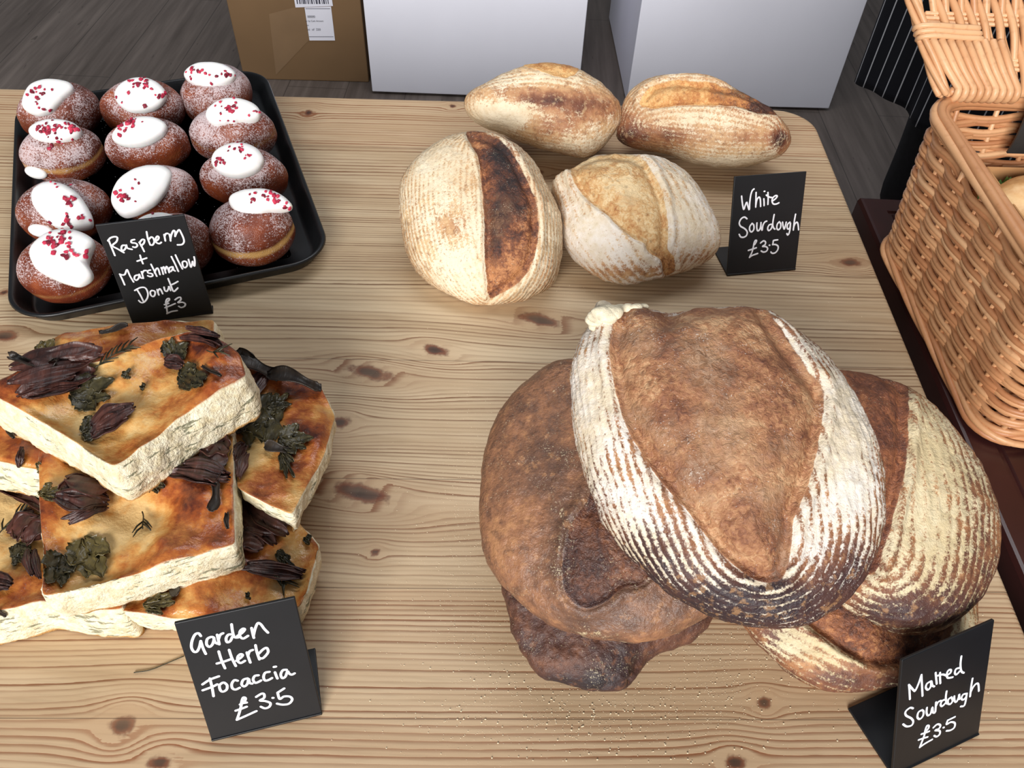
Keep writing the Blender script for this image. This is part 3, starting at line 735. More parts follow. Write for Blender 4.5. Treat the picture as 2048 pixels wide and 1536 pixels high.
# ------------------------------------------------------------------ the person in the striped apron
def person():
    h0, h1 = at(1699, 166, .47), at(1862, 258, .47)
    d = unit((h1 - h0) * np.array([1, 1, 0])); fr = np.array([d[1], -d[0], 0])                 # person's facing
    if fr[1] > 0: fr = -fr
    mid = (h0 + h1) / 2; lg = at(1850, 322, .235); c = lg + d * .105; c[2] = 0; xh0 = (h0 - c).dot(d); yl = (mid - c).dot(fr)
    root = empty('person', c); tag(root, 'person in black trousers and a white-striped black butcher apron behind the hamper', 'person')
    up = np.array([0, 0, 1.0])
    def skin(nm, verts, edges, radii, mat, rootv=0, sub=2):
        me = bpy.data.meshes.new(nm); o = bpy.data.objects.new(nm, me); COL.objects.link(o); o.parent = root
        inv = np.array(root.matrix_basis.inverted())
        V = np.array(verts) @ inv[:3, :3].T + inv[:3, 3]
        me.from_pydata(V.tolist(), edges, []); 
        md = o.modifiers.new('skin', 'SKIN'); sv = me.skin_vertices[0].data
        for k, r in enumerate(radii): sv[k].radius = r if isinstance(r, tuple) else (r, r)
        sv[rootv].use_root = True
        md.use_smooth_shade = True; s = o.modifiers.new('sub', 'SUBSURF'); s.levels = sub; s.render_levels = sub
        me.materials.append(mat); return o
    def P(x, y, z): return c + d * x + fr * y + up * z
    msk = plain('skin', rgb(205, 160, 136), .5, .4, .05, 40)
    J = [P(0, 0, .92), P(0, 0, 1.1), P(0, -.01, 1.32), P(0, 0, 1.47), P(0, .01, 1.54), P(0, .03, 1.66), P(0, .01, 1.76),
         P(.10, 0, .86), P(.105, .02, .48), P(.11, -.01, .10), P(.12, .14, .035), P(-.10, 0, .86), P(-.105, .02, .48), P(-.11, -.01, .10), P(-.12, .14, .035),
         P(.19, -.01, 1.42), P(.25, -.02, 1.14), P(.24, .12, .95), P(.22, .19, .90), P(-.19, -.01, 1.42), P(-.25, -.02, 1.14), P(-.24, .12, .95), P(-.22, .19, .90)]
    E = [(0, 1), (1, 2), (2, 3), (3, 4), (4, 5), (5, 6), (0, 7), (7, 8), (8, 9), (9, 10), (0, 11), (11, 12), (12, 13), (13, 14), (3, 15), (15, 16), (16, 17), (17, 18), (3, 19), (19, 20), (20, 21), (21, 22)]
    r = [(.15, .11), (.13, .10), (.15, .11), (.10, .08), .055, (.078, .10), .06, .085, .058, .042, (.045, .03), .085, .058, .042, (.045, .03), .055, .042, .032, (.035, .018), .055, .042, .032, (.035, .018)]
    skin('body', J, E, r, msk)
    mt = plain('black_twill', rgb(25, 25, 27), .8, .2, .1, 60)
    tj = [P(0, 0, .96), P(.10, 0, .84), P(.105, .02, .48), P(.108, -.005, .26), P(.11, -.01, .07), P(-.10, 0, .84), P(-.105, .02, .48), P(-.108, -.005, .26), P(-.11, -.01, .07)]
    skin('trousers', tj, [(0, 1), (1, 2), (2, 3), (3, 4), (0, 5), (5, 6), (6, 7), (7, 8)], [(.17, .125), .105, .084, .077, .074, .105, .084, .077, .074], mt)
    ms = plain('dark_shirt', rgb(38, 40, 46), .8, .2, .08, 60)
    sj = [P(0, 0, 1.0), P(0, 0, 1.1), P(0, -.01, 1.32), P(0, 0, 1.46), P(.19, -.01, 1.42), P(.245, -.02, 1.2), P(-.19, -.01, 1.42), P(-.245, -.02, 1.2)]
    skin('shirt', sj, [(0, 1), (1, 2), (2, 3), (3, 4), (4, 5), (3, 6), (6, 7)], [(.165, .12), (.15, .115), (.165, .125), (.10, .09), .066, .058, .066, .058], ms)
    for s in (1, -1):
        skin('shoe', [P(.115 * s, -.06, .045), P(.115 * s, .04, .05), P(.12 * s, .15, .04), P(.125 * s, .20, .035)], [(0, 1), (1, 2), (2, 3)], [(.045, .045), (.048, .048), (.05, .038), (.04, .03)], plain('shoe_leather', rgb(24, 22, 22), .4, .5, .05, 40))
    mh = plain('hair', rgb(58, 42, 32), .6, .3, .15, 90)
    skin('hair', [P(0, -.02, 1.78), P(0, -.06, 1.72), P(0, -.06, 1.62)], [(0, 1), (1, 2)], [(.088, .09), (.088, .075), (.07, .05)], mh)
    # face
    b = MB(); b.tube([P(0, .115, 1.70), P(0, .135, 1.665), P(0, .128, 1.65)], [.008, .012, .01], 8); b.build('nose', msk, root)
    me_ = plain('eye', rgb(60, 50, 46), .2, .5, .02, 40)
    for s in (1, -1):
        b = MB(); b.tube([P(.03 * s, .108, 1.70), P(.03 * s, .116, 1.70)], .010, 10); b.build('eye', me_, root)
        b = MB(); b.tube([P(.082 * s, .02, 1.71), P(.09 * s, .01, 1.69), P(.082 * s, .02, 1.66)], .011, 8); b.build('ear', msk, root)
    b = MB(); b.tube([P(-.022, .112, 1.618), P(0, .118, 1.615), P(.022, .112, 1.618)], .006, 8); b.build('mouth', plain('lips', rgb(172, 104, 98), .4, .4, .03, 40), root)
    for s in (1, -1):
        for k, (dx, l) in enumerate([(-.022, .062), (-.007, .072), (.008, .070), (.022, .055)]):
            p = P(.22 * s + dx, .205, .885); b = MB(); b.tube([p, p + fr * .02 - up * .02, p + fr * .024 - up * l * .8, p + fr * .012 - up * l], [.009, .009, .008, .007], 8); b.build('finger', msk, root)
        p = P((.22 - .03) * s, .185, .90); b = MB(); b.tube([p, p - d * s * .02 + fr * .015 - up * .015, p - d * s * .022 + fr * .03 - up * .045], [.011, .010, .008], 8); b.build('thumb', msk, root)
    # apron: a sheet curving round the front of the legs, with folds
    t = NT('pinstripe_cotton'); s_ = t.attr('stripe'); fr_ = t.math('ABSOLUTE', t.math('SUBTRACT', t.math('FRACT', s_), .5))
    w = t.smooth(fr_, .055, .035); nz = t.noise(400, None, 2)
    col = t.mix(w, rgb(20, 21, 27), t.mix(nz, rgb(150, 152, 158), rgb(190, 192, 196))); t.bump(nz, .3, .0005); ma = t.fin(col, .85, .2)
    nu, nv = 90, 40; V = []; S = []
    Wd = np.linalg.norm(h1 - h0)
    for j in range(nv):
        z = .47 + .62 * j / (nv - 1); tt = j / (nv - 1)
        for i in range(nu):
            q = i / (nu - 1); a = (q - .5) * 2
            x = xh0 + q * (Wd + .22); yb = yl - (.10 * max(a, 0) ** 2.4 + .02 * max(-a, 0) ** 3)
            fold = (.010 * math.sin(q * 17 + 1.5 * tt) + .006 * math.sin(q * 31 + 1)) * (1 - .6 * tt)
            V.append(P(x, yb + fold, z + .006 * math.sin(q * 9))); S.append(q * (Wd + .22) / .026 + .25)
    V = np.array(V); Nn = vnormals(V, grid_faces(nu, nv)); B = V - Nn * .0014; Fs = grid_faces(nu, nv); q = nu * nv
    per = list(range(nu)) + [j * nu + nu - 1 for j in range(1, nv)] + [(nv - 1) * nu + i for i in range(nu - 2, -1, -1)] + [j * nu for j in range(nv - 2, 0, -1)]
    Fs = Fs + [tuple(q + x for x in reversed(ff)) for ff in grid_faces(nu, nv)] + [(per[i], q + per[i], q + per[(i + 1) % len(per)], per[(i + 1) % len(per)]) for i in range(len(per))]
    mesh_obj('apron', np.concatenate([V, B]), Fs, ma, root, True, dict(stripe=S + S))
# ------------------------------------------------------------------ loaves
def blobs(px, base, lst):
    a = np.full(len(px), float(base))
    for (x, y, r, amt) in lst:
        rx, ry = r if isinstance(r, tuple) else (r, r)
        a += amt * np.exp(-((px[:, 0] - x) / rx) ** 2 - ((px[:, 1] - y) / ry) ** 2)
    return a
def split_part(name, V, Fs, faces_idx, normals, attrs, mat, parent):
    used = sorted({i for k in faces_idx for i in Fs[k]}); mp = {i: j for j, i in enumerate(used)}
    o = mesh_obj(name, V[used], [[mp[i] for i in Fs[k]] for k in faces_idx], mat, parent, True, {k: np.asarray(a)[used] for k, a in attrs.items()})
    o.data.normals_split_custom_set_from_vertices([tuple(n) for n in normals[used]])
    return o
def loaf(label, cat, group, poly, C, n, H, hb, mat, score=None, toast=(.4, []), flour=(0, []), rough=.0016, sink=.0035, swell=.004, lip=.0028, zmin=TZ + .0003, q=(.95, .72), ridge=.0006, lam=.0092, dents=(), seed=1, lim=(.55, 1.7), name='sourdough_loaf', axis=None, rimflour=0, stripew=(1, []), res=(400, 130)):
    V, Fs, arc, up, fr = fit_dome(poly, C, n, H, hb, zmin=zmin, q=q, lim=lim, nth=res[0], nf=res[1], nb=26)
    N = vnormals(V, Fs); px = proj(V); dep = depth(C); scale = dep / F
    view = V - CAM; view /= np.linalg.norm(view, axis=1)[:, None]; facing = sstep(-.15, .05, -(N * view).sum(1))
    C_, ex, ey, nn = fr; Q = np.stack([(V - C_) @ ex, (V - C_) @ ey], 1); hh = (V - C_) @ nn
    A_, B_ = [(lambda w: np.array([(w - C_) @ ex, (w - C_) @ ey]))(at_plane(x, y, C_ + nn * H * .6, nn)) for x, y in axis]
    e_ = B_ - A_; tt = np.clip(((Q - A_) @ e_) / (e_ @ e_), 0, 1)
    arc = np.linalg.norm(Q - A_ - tt[:, None] * e_, axis=1) + .85 * np.maximum(H - hh, 0) + .0015 * noise(V, 30, seed + 21, 2)
    disp = rough * noise(V, 38, seed, 3) + .45 * rough * noise(V, 150, seed + 3, 2)
    sc = np.zeros(len(V)); jag = 2.2 * noise(V, 130, seed + 5, 2)
    if score is not None:
        sd = sdist(px, catmull(score, 4, True)) + jag
        m = sstep(2.6, -2.6, sd) * facing; fc2 = sstep(.12, .4, -(N * view).sum(1)); sc = m
        dm = sd * scale
        disp += fc2 * (lip * np.exp(-((dm - .0035) / .0045) ** 2) - sink * np.exp(-((dm + .004) / .005) ** 2) + swell * sstep(0, -.03, dm))
        disp += m * (.0011 * noise(V, 90, seed + 8, 3) + .0012 * noise(V, 45, seed + 2, 2))
    sw = blobs(px, stripew[0], stripew[1]); disp += ridge * sw * np.sin(2 * math.pi * arc / lam) * (1 - sc)
    for (x, y, r, a) in dents: disp += a * np.exp(-((px[:, 0] - x) ** 2 + (px[:, 1] - y) ** 2) / r ** 2) * facing
    V2 = V + N * disp[:, None]; V2[:, 2] = np.maximum(V2[:, 2], zmin)
    under = sstep(1.75, 2.1, up)
    N2 = vnormals(V2, Fs)
    attrs = dict(score=sc, ring=arc, stripew=sw, toast=blobs(px, toast[0], toast[1]) - .1 * under, flour=blobs(px, flour[0], flour[1]) + rimflour * np.exp(-((up - 1.66) / .05) ** 2))
    base = C.copy(); base[2] = max(V2[:, 2].min(), TZ)
    root = empty(name, base); tag(root, label, cat, group)
    if score is not None:
        fm = np.array([np.mean(sc[list(f)]) for f in Fs])
        split_part('crust', V2, Fs, np.where(fm <= .5)[0], N2, attrs, mat, root)
        split_part('score', V2, Fs, np.where(fm > .5)[0], N2, attrs, mat, root)
    else: split_part('crust', V2, Fs, range(len(Fs)), N2, attrs, mat, root)
    return root, V2, Fs

def loaves():
    cream = (rgb(236, 222, 194), rgb(222, 200, 164)); white = (rgb(236, 228, 218), rgb(222, 206, 178)); yel = (rgb(224, 210, 176), rgb(208, 188, 146))
    brown = [rgb(196, 148, 100), rgb(158, 108, 72), rgb(116, 74, 54), rgb(78, 50, 44), rgb(48, 34, 38)]
    tan = [rgb(218, 186, 142), rgb(196, 152, 108), rgb(168, 116, 80), rgb(116, 70, 50), rgb(66, 38, 32)]
    gold = [rgb(226, 182, 122), rgb(206, 150, 90), rgb(182, 118, 64), rgb(130, 76, 44), rgb(70, 40, 30)]
    burnt = [rgb(190, 130, 84), rgb(138, 84, 54), rgb(92, 54, 40), rgb(58, 38, 34), rgb(36, 28, 30)]
    malt = [rgb(200, 158, 118), rgb(170, 121, 84), rgb(140, 91, 62), rgb(104, 62, 45), rgb(62, 39, 34)]
    G1, G2 = 'white sourdough loaves', 'malted sourdough loaves'
    # white sourdough
    W1 = [(928,215),(932,190),(948,175),(985,155),(1020,140),(1060,129),(1100,126),(1140,131),(1180,147),(1215,175),(1238,205),(1242,235),(1232,265),(1210,292),(1185,310),(1160,318),(1125,310),(1080,297),(1040,285),(1000,268),(960,255),(938,240)]
    loaf('oval white sourdough loaf at back left with a reddish brown band across its floury crust', 'bread', G1, W1, at(1090, 226, TZ + .054), (.1, -.74, .66), .043, .052,
         mat_loaf('loaf_crust_ruddy', tan, cream, gold, thr=.55, stripe_amt=.35, seed=1, lam=.0075), [(1050,134),(1075,139),(1096,149),(1131,154),(1158,140),(1140,118),(1085,112),(1045,122)],
         (.28, [(1100, 200, (75, 17), .42), (1180, 215, (60, 22), .34), (1030, 180, (60, 12), .2), (1110, 250, (70, 22), .16)]),
         (.44, [(1000, 225, (60, 30), .5), (1110, 195, (100, 16), -.55), (1190, 222, (50, 18), -.35), (1090, 255, (60, 18), -.25), (1010, 250, (60, 20), .2), (1170, 285, (60, 20), .15), (1070, 155, (60, 16), .15)]), seed=11, axis=((985, 215), (1190, 240)), stripew=(.35, [(1080, 160, (110, 16), .6)]), ridge=.0002, lam=.0075, sink=.001, swell=.001, lip=.001)
    W2 = [(1230,275),(1236,250),(1243,215),(1255,185),(1275,165),(1310,150),(1355,146),(1400,148),(1440,160),(1480,180),(1520,200),(1555,225),(1578,255),(1581,285),(1565,310),(1530,328),(1480,337),(1430,335),(1380,325),(1330,310),(1290,305),(1255,300)]
    loaf('long white sourdough loaf at back right with a golden score darkening to its tip', 'bread', G1, W2, at(1408, 246, TZ + .053), (-.1, -.72, .68), .043, .050,
         mat_loaf('loaf_crust_long', tan, cream, gold, thr=.48, stripe_amt=.4, seed=2, lam=.007), [(1279,208),(1295,178),(1324,165),(1359,160),(1390,162),(1421,165),(1448,174),(1477,181),(1510,193),(1543,213),(1556,230),(1510,224),(1477,213),(1421,210),(1377,210),(1333,213),(1304,217)],
         (.28, [(1250, 260, (40, 40), .3), (1330, 275, (70, 22), .3), (1535, 202, (60, 26), .95), (1470, 185, (50, 14), .22), (1560, 280, (20, 26), .6), (1500, 275, (50, 16), .22), (1235, 290, (20, 20), .4)]),
         (.36, [(1450, 325, (90, 14), .4), (1320, 275, (80, 22), -.3), (1255, 260, (34, 50), -.25), (1500, 272, (50, 14), -.15), (1400, 235, (90, 16), .15), (1562, 280, (18, 24), -.4)]), seed=12, axis=((1290, 250), (1540, 270)), stripew=(.5, []), ridge=.0003, lam=.007)
    W3 = [(795,401),(799,364),(817,334),(847,302),(884,280),(918,266),(953,263),(983,264),(1015,277),(1047,299),(1074,331),(1097,378),(1119,421),(1125,463),(1124,512),(1111,562),(1077,591),(1027,606),(978,609),(953,610),(904,594),(862,569),(825,530),(807,482)]
    loaf('white sourdough loaf with a wide burnt black score down its floury front', 'bread', G1, W3, at(962, 440, TZ + .042), (-.08, -.42, .88), .050, .036,
         mat_loaf('loaf_crust_floury', tan, cream, burnt, thr=.46, stripe_amt=.40, seed=3, lam=.0062), [(933,262),(943,289),(956,317),(961,349),(965,378),(967,418),(969,463),(969,512),(972,549),(977,592),(985,596),(1017,579),(1047,557),(1064,524),(1074,492),(1077,450),(1074,408),(1064,381),(1050,351),(1032,317),(1010,289),(978,268)],
         (.26, [(1000, 310, (34, 40), .6), (1015, 385, (34, 56), .62), (995, 460, (18, 60), .4), (1050, 400, (18, 60), .12), (1000, 560, (40, 34), -.22), (905, 450, (35, 26), .14), (1100, 560, (30, 40), .15)]),
         (.42, [(880, 340, (60, 60), .2), (905, 455, (32, 24), -.22), (930, 540, (50, 50), .25), (820, 480, (30, 110), -.2), (1095, 500, (30, 90), -.12), (960, 600, (100, 16), -.1)]), seed=13, axis=((945, 300), (965, 580)), lam=.0062, ridge=.0004, stripew=(.7, [(815, 470, (40, 140), .5), (1095, 450, (40, 140), .5), (900, 420, (40, 120), -.4)]), swell=.002)
    W4 = [(1097,370),(1109,353),(1145,334),(1174,320),(1197,309),(1226,306),(1267,307),(1305,309),(1336,321),(1367,340),(1399,374),(1422,413),(1438,451),(1441,480),(1432,505),(1417,524),(1382,540),(1330,555),(1288,563),(1259,571),(1230,569),(1197,557),(1163,536),(1138,509),(1126,480),(1121,447),(1111,405)]
    loaf('rounded white sourdough loaf with a broad golden score beside the chalkboard', 'bread', G1, W4, at(1270, 445, TZ + .040), (.05, -.42, .88), .046, .034,
         mat_loaf('loaf_crust_pale', tan, white, [rgb(228, 200, 154), rgb(210, 168, 114), rgb(188, 134, 82), rgb(138, 86, 52), rgb(78, 48, 34)], thr=.40, stripe_amt=.4, seed=4, lam=.011), [(1142,330),(1149,363),(1163,386),(1184,407),(1215,430),(1236,453),(1263,474),(1288,486),(1297,505),(1320,518),(1330,550),(1347,541),(1349,515),(1336,495),(1337,457),(1334,426),(1326,388),(1309,351),(1292,324),(1267,308),(1225,300),(1184,306)],
         (.22, [(1330, 525, (24, 24), .5), (1160, 370, (30, 40), .1), (1250, 540, (80, 20), .22), (1110, 420, (24, 60), .2), (1260, 460, (40, 26), .1), (1400, 520, (50, 18), .2)]),
         (.40, [(1190, 470, (60, 50), .25), (1370, 450, (50, 60), .2), (1240, 545, (90, 18), -.3), (1400, 515, (50, 16), -.25), (1110, 420, (22, 60), -.12)]), seed=14, axis=((1215, 330), (1310, 530)), lam=.011, ridge=.0005, stripew=(.8, []), lip=.0035, sink=.004)
    # malted sourdough: two on the table, two leaning on them, one on top
    BL = [(1004,1150),(1012,1210),(1022,1270),(1045,1312),(1075,1350),(1110,1368),(1160,1378),(1225,1387),(1265,1370),(1290,1330),(1330,1305),(1360,1298),(1395,1280),(1415,1262),(1440,1200),(1400,1110),(1300,1060),(1150,1050),(1040,1090)]
    loaf('dark malted sourdough loaf lowest in the pile, bottom left, mostly covered', 'bread', G2, BL, at(1215, 1230, TZ + .032), (0, -.3, .95), .022, .030,
         mat_loaf('loaf_crust_malt_low', [rgb(140, 94, 66), rgb(102, 66, 50), rgb(78, 50, 42), rgb(54, 38, 38), rgb(34, 28, 32)], yel, malt, thr=.90, stripe_amt=.2, seed=5), None,
         (.42, [(1160, 1370, (140, 22), .4), (1250, 1320, (50, 40), .15), (1110, 1320, (60, 30), -.12)]), (.1, [(1380, 1285, (50, 14), .45), (1255, 1320, (20, 20), .25)]), seed=15, rimflour=.3, axis=((1080, 1250), (1350, 1220)), stripew=(.3, []), dents=[(1268, 1368, 9, -.004), (1290, 1335, 30, -.006)], rough=.003)
    BR = [(1480,1240),(1487,1257),(1520,1295),(1560,1330),(1600,1360),(1640,1380),(1700,1386),(1760,1378),(1810,1370),(1880,1340),(1940,1280),(1956,1220),(1940,1130),(1850,1060),(1700,1050),(1560,1100),(1490,1180)]
    loaf('malted sourdough loaf lowest in the pile, right, behind its chalkboard', 'bread', G2, BR, at(1715, 1225, TZ + .032), (0, -.3, .95), .022, .030,
         mat_loaf('loaf_crust_malt_stripe', brown, yel, burnt, thr=.62, stripe_amt=.35, seed=6, lam=.0075), [(1596,1222),(1605,1238),(1630,1261),(1660,1284),(1706,1312),(1737,1327),(1782,1330),(1830,1320),(1880,1280),(1890,1200),(1700,1170)],
         (.42, [(1640, 1320, (110, 26), -.3), (1740, 1360, (90, 20), .3), (1560, 1310, (40, 60), .25), (1930, 1240, (30, 60), -.3), (1720, 1270, (90, 40), -.02)]),
         (.18, [(1640, 1300, (100, 26), .5), (1590, 1268, (40, 30), .4), (1930, 1240, (30, 60), .5), (1520, 1290, (24, 60), -.05)]), seed=16, axis=((1600, 1130), (1850, 1250)), lam=.0075, ridge=.0004)
    Lp = [(1145,714),(1100,732),(1050,762),(1015,800),(985,850),(968,910),(960,970),(958,1030),(962,1080),(975,1125),(1000,1165),(1040,1205),(1090,1245),(1150,1270),(1220,1286),(1290,1286),(1350,1270),(1400,1245),(1435,1215),(1450,1150),(1420,1010),(1340,860),(1240,750)]
    loaf('brown malted sourdough loaf leaning at left under the top loaf', 'bread', G2, Lp, at(1200, 1010, TZ + .087), (-.2, -.32, .93), .034, .024,
         mat_loaf('loaf_crust_malt_brown', [rgb(186, 136, 94), rgb(146, 102, 74), rgb(112, 80, 62), rgb(80, 58, 50), rgb(50, 38, 38)], yel, [rgb(132, 86, 60), rgb(100, 62, 46), rgb(78, 50, 42), rgb(58, 38, 36), rgb(38, 28, 30)], thr=.80, stripe_amt=.3, seed=7, lam=.0085, rough=.42),
         [(1192,960),(1172,1005),(1150,1036),(1136,1067),(1127,1109),(1125,1140),(1128,1175),(1145,1204),(1180,1216),(1216,1199),(1248,1175),(1290,1165),(1330,1100),(1280,980),(1230,930)],
         (.40, [(1010, 1060, (60, 80), -.16), (1100, 920, (50, 60), .18), (1140, 1080, (40, 60), .15), (1200, 1235, (120, 26), .16), (1000, 880, (50, 60), .06), (1350, 1200, (60, 40), .1)]),
         (.16, [(1040, 880, (40, 24), .22), (1110, 790, (50, 16), .25), (1190, 1270, (150, 10), .35), (1020, 1190, (40, 30), .18), (1110, 1000, (40, 60), .12)]), seed=17, rimflour=.75, sink=.002, swell=.0, lam=.0085, axis=((1200, 880), (1140, 1180)), stripew=(.35, [(1130, 1050, (50, 120), .6)]), ridge=.0004, lip=.0025, q=(.95, .8), zmin=TZ + .004)
    Rp = [(1640,735),(1700,738),(1750,750),(1790,763),(1830,780),(1870,810),(1905,850),(1945,900),(1975,950),(1998,1010),(2006,1060),(2000,1110),(1985,1160),(1960,1200),(1920,1240),(1875,1262),(1820,1270),(1770,1260),(1720,1235),(1680,1210),(1610,1150),(1565,1050),(1550,950),(1560,840),(1600,765)]
    loaf('malted sourdough loaf leaning at right with a broad cream striped flank', 'bread', G2, Rp, at(1775, 1000, TZ + .091), (.2, -.32, .93), .036, .024,
         mat_loaf('loaf_crust_malt_cream', brown, yel, [rgb(176, 116, 76), rgb(142, 86, 56), rgb(112, 66, 46), rgb(84, 48, 38), rgb(50, 34, 32)], thr=.52, stripe_amt=.36, seed=8, lam=.0085),
         [(1600,690),(1720,720),(1806,758),(1816,805),(1816,869),(1810,936),(1798,984),(1787,1035),(1771,1091),(1740,1150),(1660,1120),(1600,900)],
         (.42, [(1860, 1215, (130, 50), .28), (1960, 1050, (40, 110), .05), (1850, 950, (60, 160), -.2), (1770, 1230, (80, 30), .3), (1760, 800, (50, 60), .06)]),
         (.30, [(1860, 930, (60, 150), .35), (1880, 1060, (60, 60), .2), (1850, 1225, (130, 36), -.34), (1960, 1150, (40, 80), -.18), (1770, 1170, (50, 30), .15), (1770, 1245, (60, 20), -.2)]), seed=18, rimflour=.3, axis=((1735, 800), (1755, 1130)), lam=.0085, ridge=.0005, lip=.004)
    Tp = [(1135,756),(1140,723),(1153,690),(1181,656),(1188,632),(1222,611),(1299,609),(1326,617),(1372,622),(1412,616),(1472,615),(1518,617),(1545,627),(1585,653),(1635,693),(1672,735),(1712,790),(1743,850),(1765,920),(1773,990),(1766,1060),(1746,1120),(1710,1180),(1660,1225),(1600,1252),(1540,1259),(1480,1253),(1420,1235),(1350,1195),(1290,1145),(1240,1090),(1200,1030),(1170,960),(1150,890),(1138,820)]
    ts = [(1236,600),(1236,628),(1226,655),(1220,690),(1224,749),(1234,796),(1246,836),(1263,875),(1293,922),(1332,975),(1372,1018),(1419,1081),(1457,1121),(1493,1149),(1523,1167),(1551,1166),(1569,1152),(1582,1111),(1589,1040),(1591,1035),(1611,988),(1625,942),(1638,889),(1645,839),(1651,796),(1641,766),(1611,733),(1585,693),(1562,656),(1535,625),(1520,590),(1380,580)]
    root, V, Fs = loaf('large malted sourdough loaf on top of the pile with a huge toasted brown score', 'bread', G2, Tp, at(1455, 935, TZ + .152), (-.03, -.40, .91), .048, .020,
         mat_loaf('loaf_crust_malt_top', brown, white, malt, thr=.50, stripe_amt=.5, seed=9, lam=.0068, score_scale=38, greyness=.7), ts,
         (.36, [(1480, 1210, (220, 62), .75), (1290, 1110, (90, 80), .42), (1700, 1130, (60, 70), .35), (1190, 990, (30, 90), .25), (1330, 720, (60, 50), .14), (1400, 930, (70, 60), .16), (1560, 720, (40, 40), .2), (1310, 690, (40, 36), .2), (1340, 800, (50, 40), .16), (1580, 900, (36, 40), .2), (1480, 860, (60, 90), -.16), (1440, 1050, (60, 50), -.1), (1380, 960, (40, 40), .12), (1160, 850, (20, 200), -.25), (1620, 880, (20, 40), .14)]),
         (.30, [(1185, 800, (60, 170), .42), (1270, 1000, (50, 60), .25), (1690, 900, (50, 170), .58), (1620, 1080, (40, 40), .3), (1480, 1215, (240, 56), -.5), (1300, 1130, (90, 60), -.24), (1700, 1140, (60, 80), -.34), (1190, 960, (30, 90), -.12), (1205, 630, (26, 18), .5), (1400, 1100, (60, 20), .1)]),
         seed=19, axis=((1400, 700), (1500, 1090)), res=(560, 180), lam=.0068, ridge=.0005, lip=.003, sink=.0035, swell=.006, dents=[(1210, 632, 16, .008), (1255, 614, 30, .003), (1340, 640, 26, -.006)], rough=.0018)
    # caked flour along the shoulder of the top loaf
    b = bvh_of(V, Fs); mb = MB(); rng = np.random.RandomState(1)
    for (x, y, rr) in [(1190, 648, .0035), (1194, 638, .0045), (1201, 630, .005), (1209, 625, .0058), (1217, 623, .0055), (1212, 634, .004), (1228, 618, .004), (1242, 615, .0036), (1258, 613, .0034), (1274, 612, .003), (1288, 611, .0026)]:
        h, n = shoot(b, x, y + 3)
        if h is None: continue
        P = []
        for j in range(12):
            for i in range(20):
                a = math.pi * j / 11; w = 2 * math.pi * i / 20; P.append([rr * 1.5 * math.sin(a) * math.cos(w), rr * math.sin(a) * math.sin(w), rr * .75 * math.cos(a)])
        P = np.array(P); mb.add(P * (1 + .35 * noise(P + x, 160, 2, 2))[:, None] + h, grid_faces(20, 12, 0, True))
    mb.build('flour_crust', plain('caked_flour', rgb(226, 214, 186), .8, .2, .12, 200, .6), root)

# ------------------------------------------------------------------ tray of donuts
TRAY = {}
def baking_tray():
    zr = TZ + .021
    w_ = math.radians(23.2); ex = np.array([math.cos(w_), math.sin(w_), 0]); ey = np.array([-ex[1], ex[0], 0])
    xl_, xr_ = at(27, 415, zr).dot(ex), at(591, 320, zr).dot(ex); yf_, yb_ = at(430, 566, zr - .004).dot(ey), at(350, 160, zr).dot(ey)
    w, l = xr_ - xl_, yb_ - yf_; O = ex * (xl_ + xr_) / 2 + ey * (yf_ + yb_) / 2; O[2] = TZ
    m = plain('black_enamel', rgb(20, 21, 23), .38, .45, .08, 50)
    prof = [(-.016, .0005), (-.013, .0008), (-.011, .004), (-.004, .017), (-.002, .0195), (.000, .0210), (.002, .0205), (.003, .0185), (.0015, .0178), (-.002, .0165), (-.0085, .0035), (-.0125, .0000), (-.02, 0)]
    def loop(off, z):
        r0 = .042; P = []
        for sx, sy, st in [(1, -1, -90), (1, 1, 0), (-1, 1, 90), (-1, -1, 180)]:
            for k in range(12):
                a = math.radians(st + k * 90 / 11); rr = r0 + off
                P.append(O + ex * (sx * (w / 2 - r0) + rr * math.cos(a)) + ey * (sy * (l / 2 - r0) + rr * math.sin(a)) + np.array([0, 0, z]))
        return P
    V = []; n = 48
    V += loop(-.036, .0008); 
    for o_, z in prof: V += loop(o_, z + .0004)
    Fs = grid_faces(n, len(prof) + 1, 0, True); Fs.append(tuple(range(n))); Fs.append(tuple(reversed(range(len(prof) * n, len(prof) * n + n))))
    o = mesh_obj('baking_tray', V, Fs, m, None, True); tag(o, 'black metal baking tray with rounded corners holding the sugared donuts', 'tray')
    TRAY.update(O=O, ex=ex, ey=ey, w=w, l=l)
    # spilt sugar on the tray
    rng = np.random.RandomState(3); mb = MB()
    for k in range(420):
        p = O + ex * rng.uniform(-w / 2 + .03, w / 2 - .03) + ey * rng.uniform(-l / 2 + .03, l / 2 - .03); s = rng.uniform(.00015, .00045); q = p + np.array([0, 0, .0012 + s])
        mb.add([q + np.array(d) * s for d in ((1, 0, 0), (0, 1, 0), (-1, 0, 0), (0, -1, 0), (0, 0, 1), (0, 0, -1))], [(0, 1, 4), (1, 2, 4), (2, 3, 4), (3, 0, 4), (1, 0, 5), (2, 1, 5), (3, 2, 5), (0, 3, 5)])
    s_ = mb.build('sugar_grains', plain('sugar', rgb(226, 224, 224), .5, .5, .02, 50), None, False); tag(s_, 'fine white sugar grains spilt over the black baking tray', 'sugar', kind='stuff')

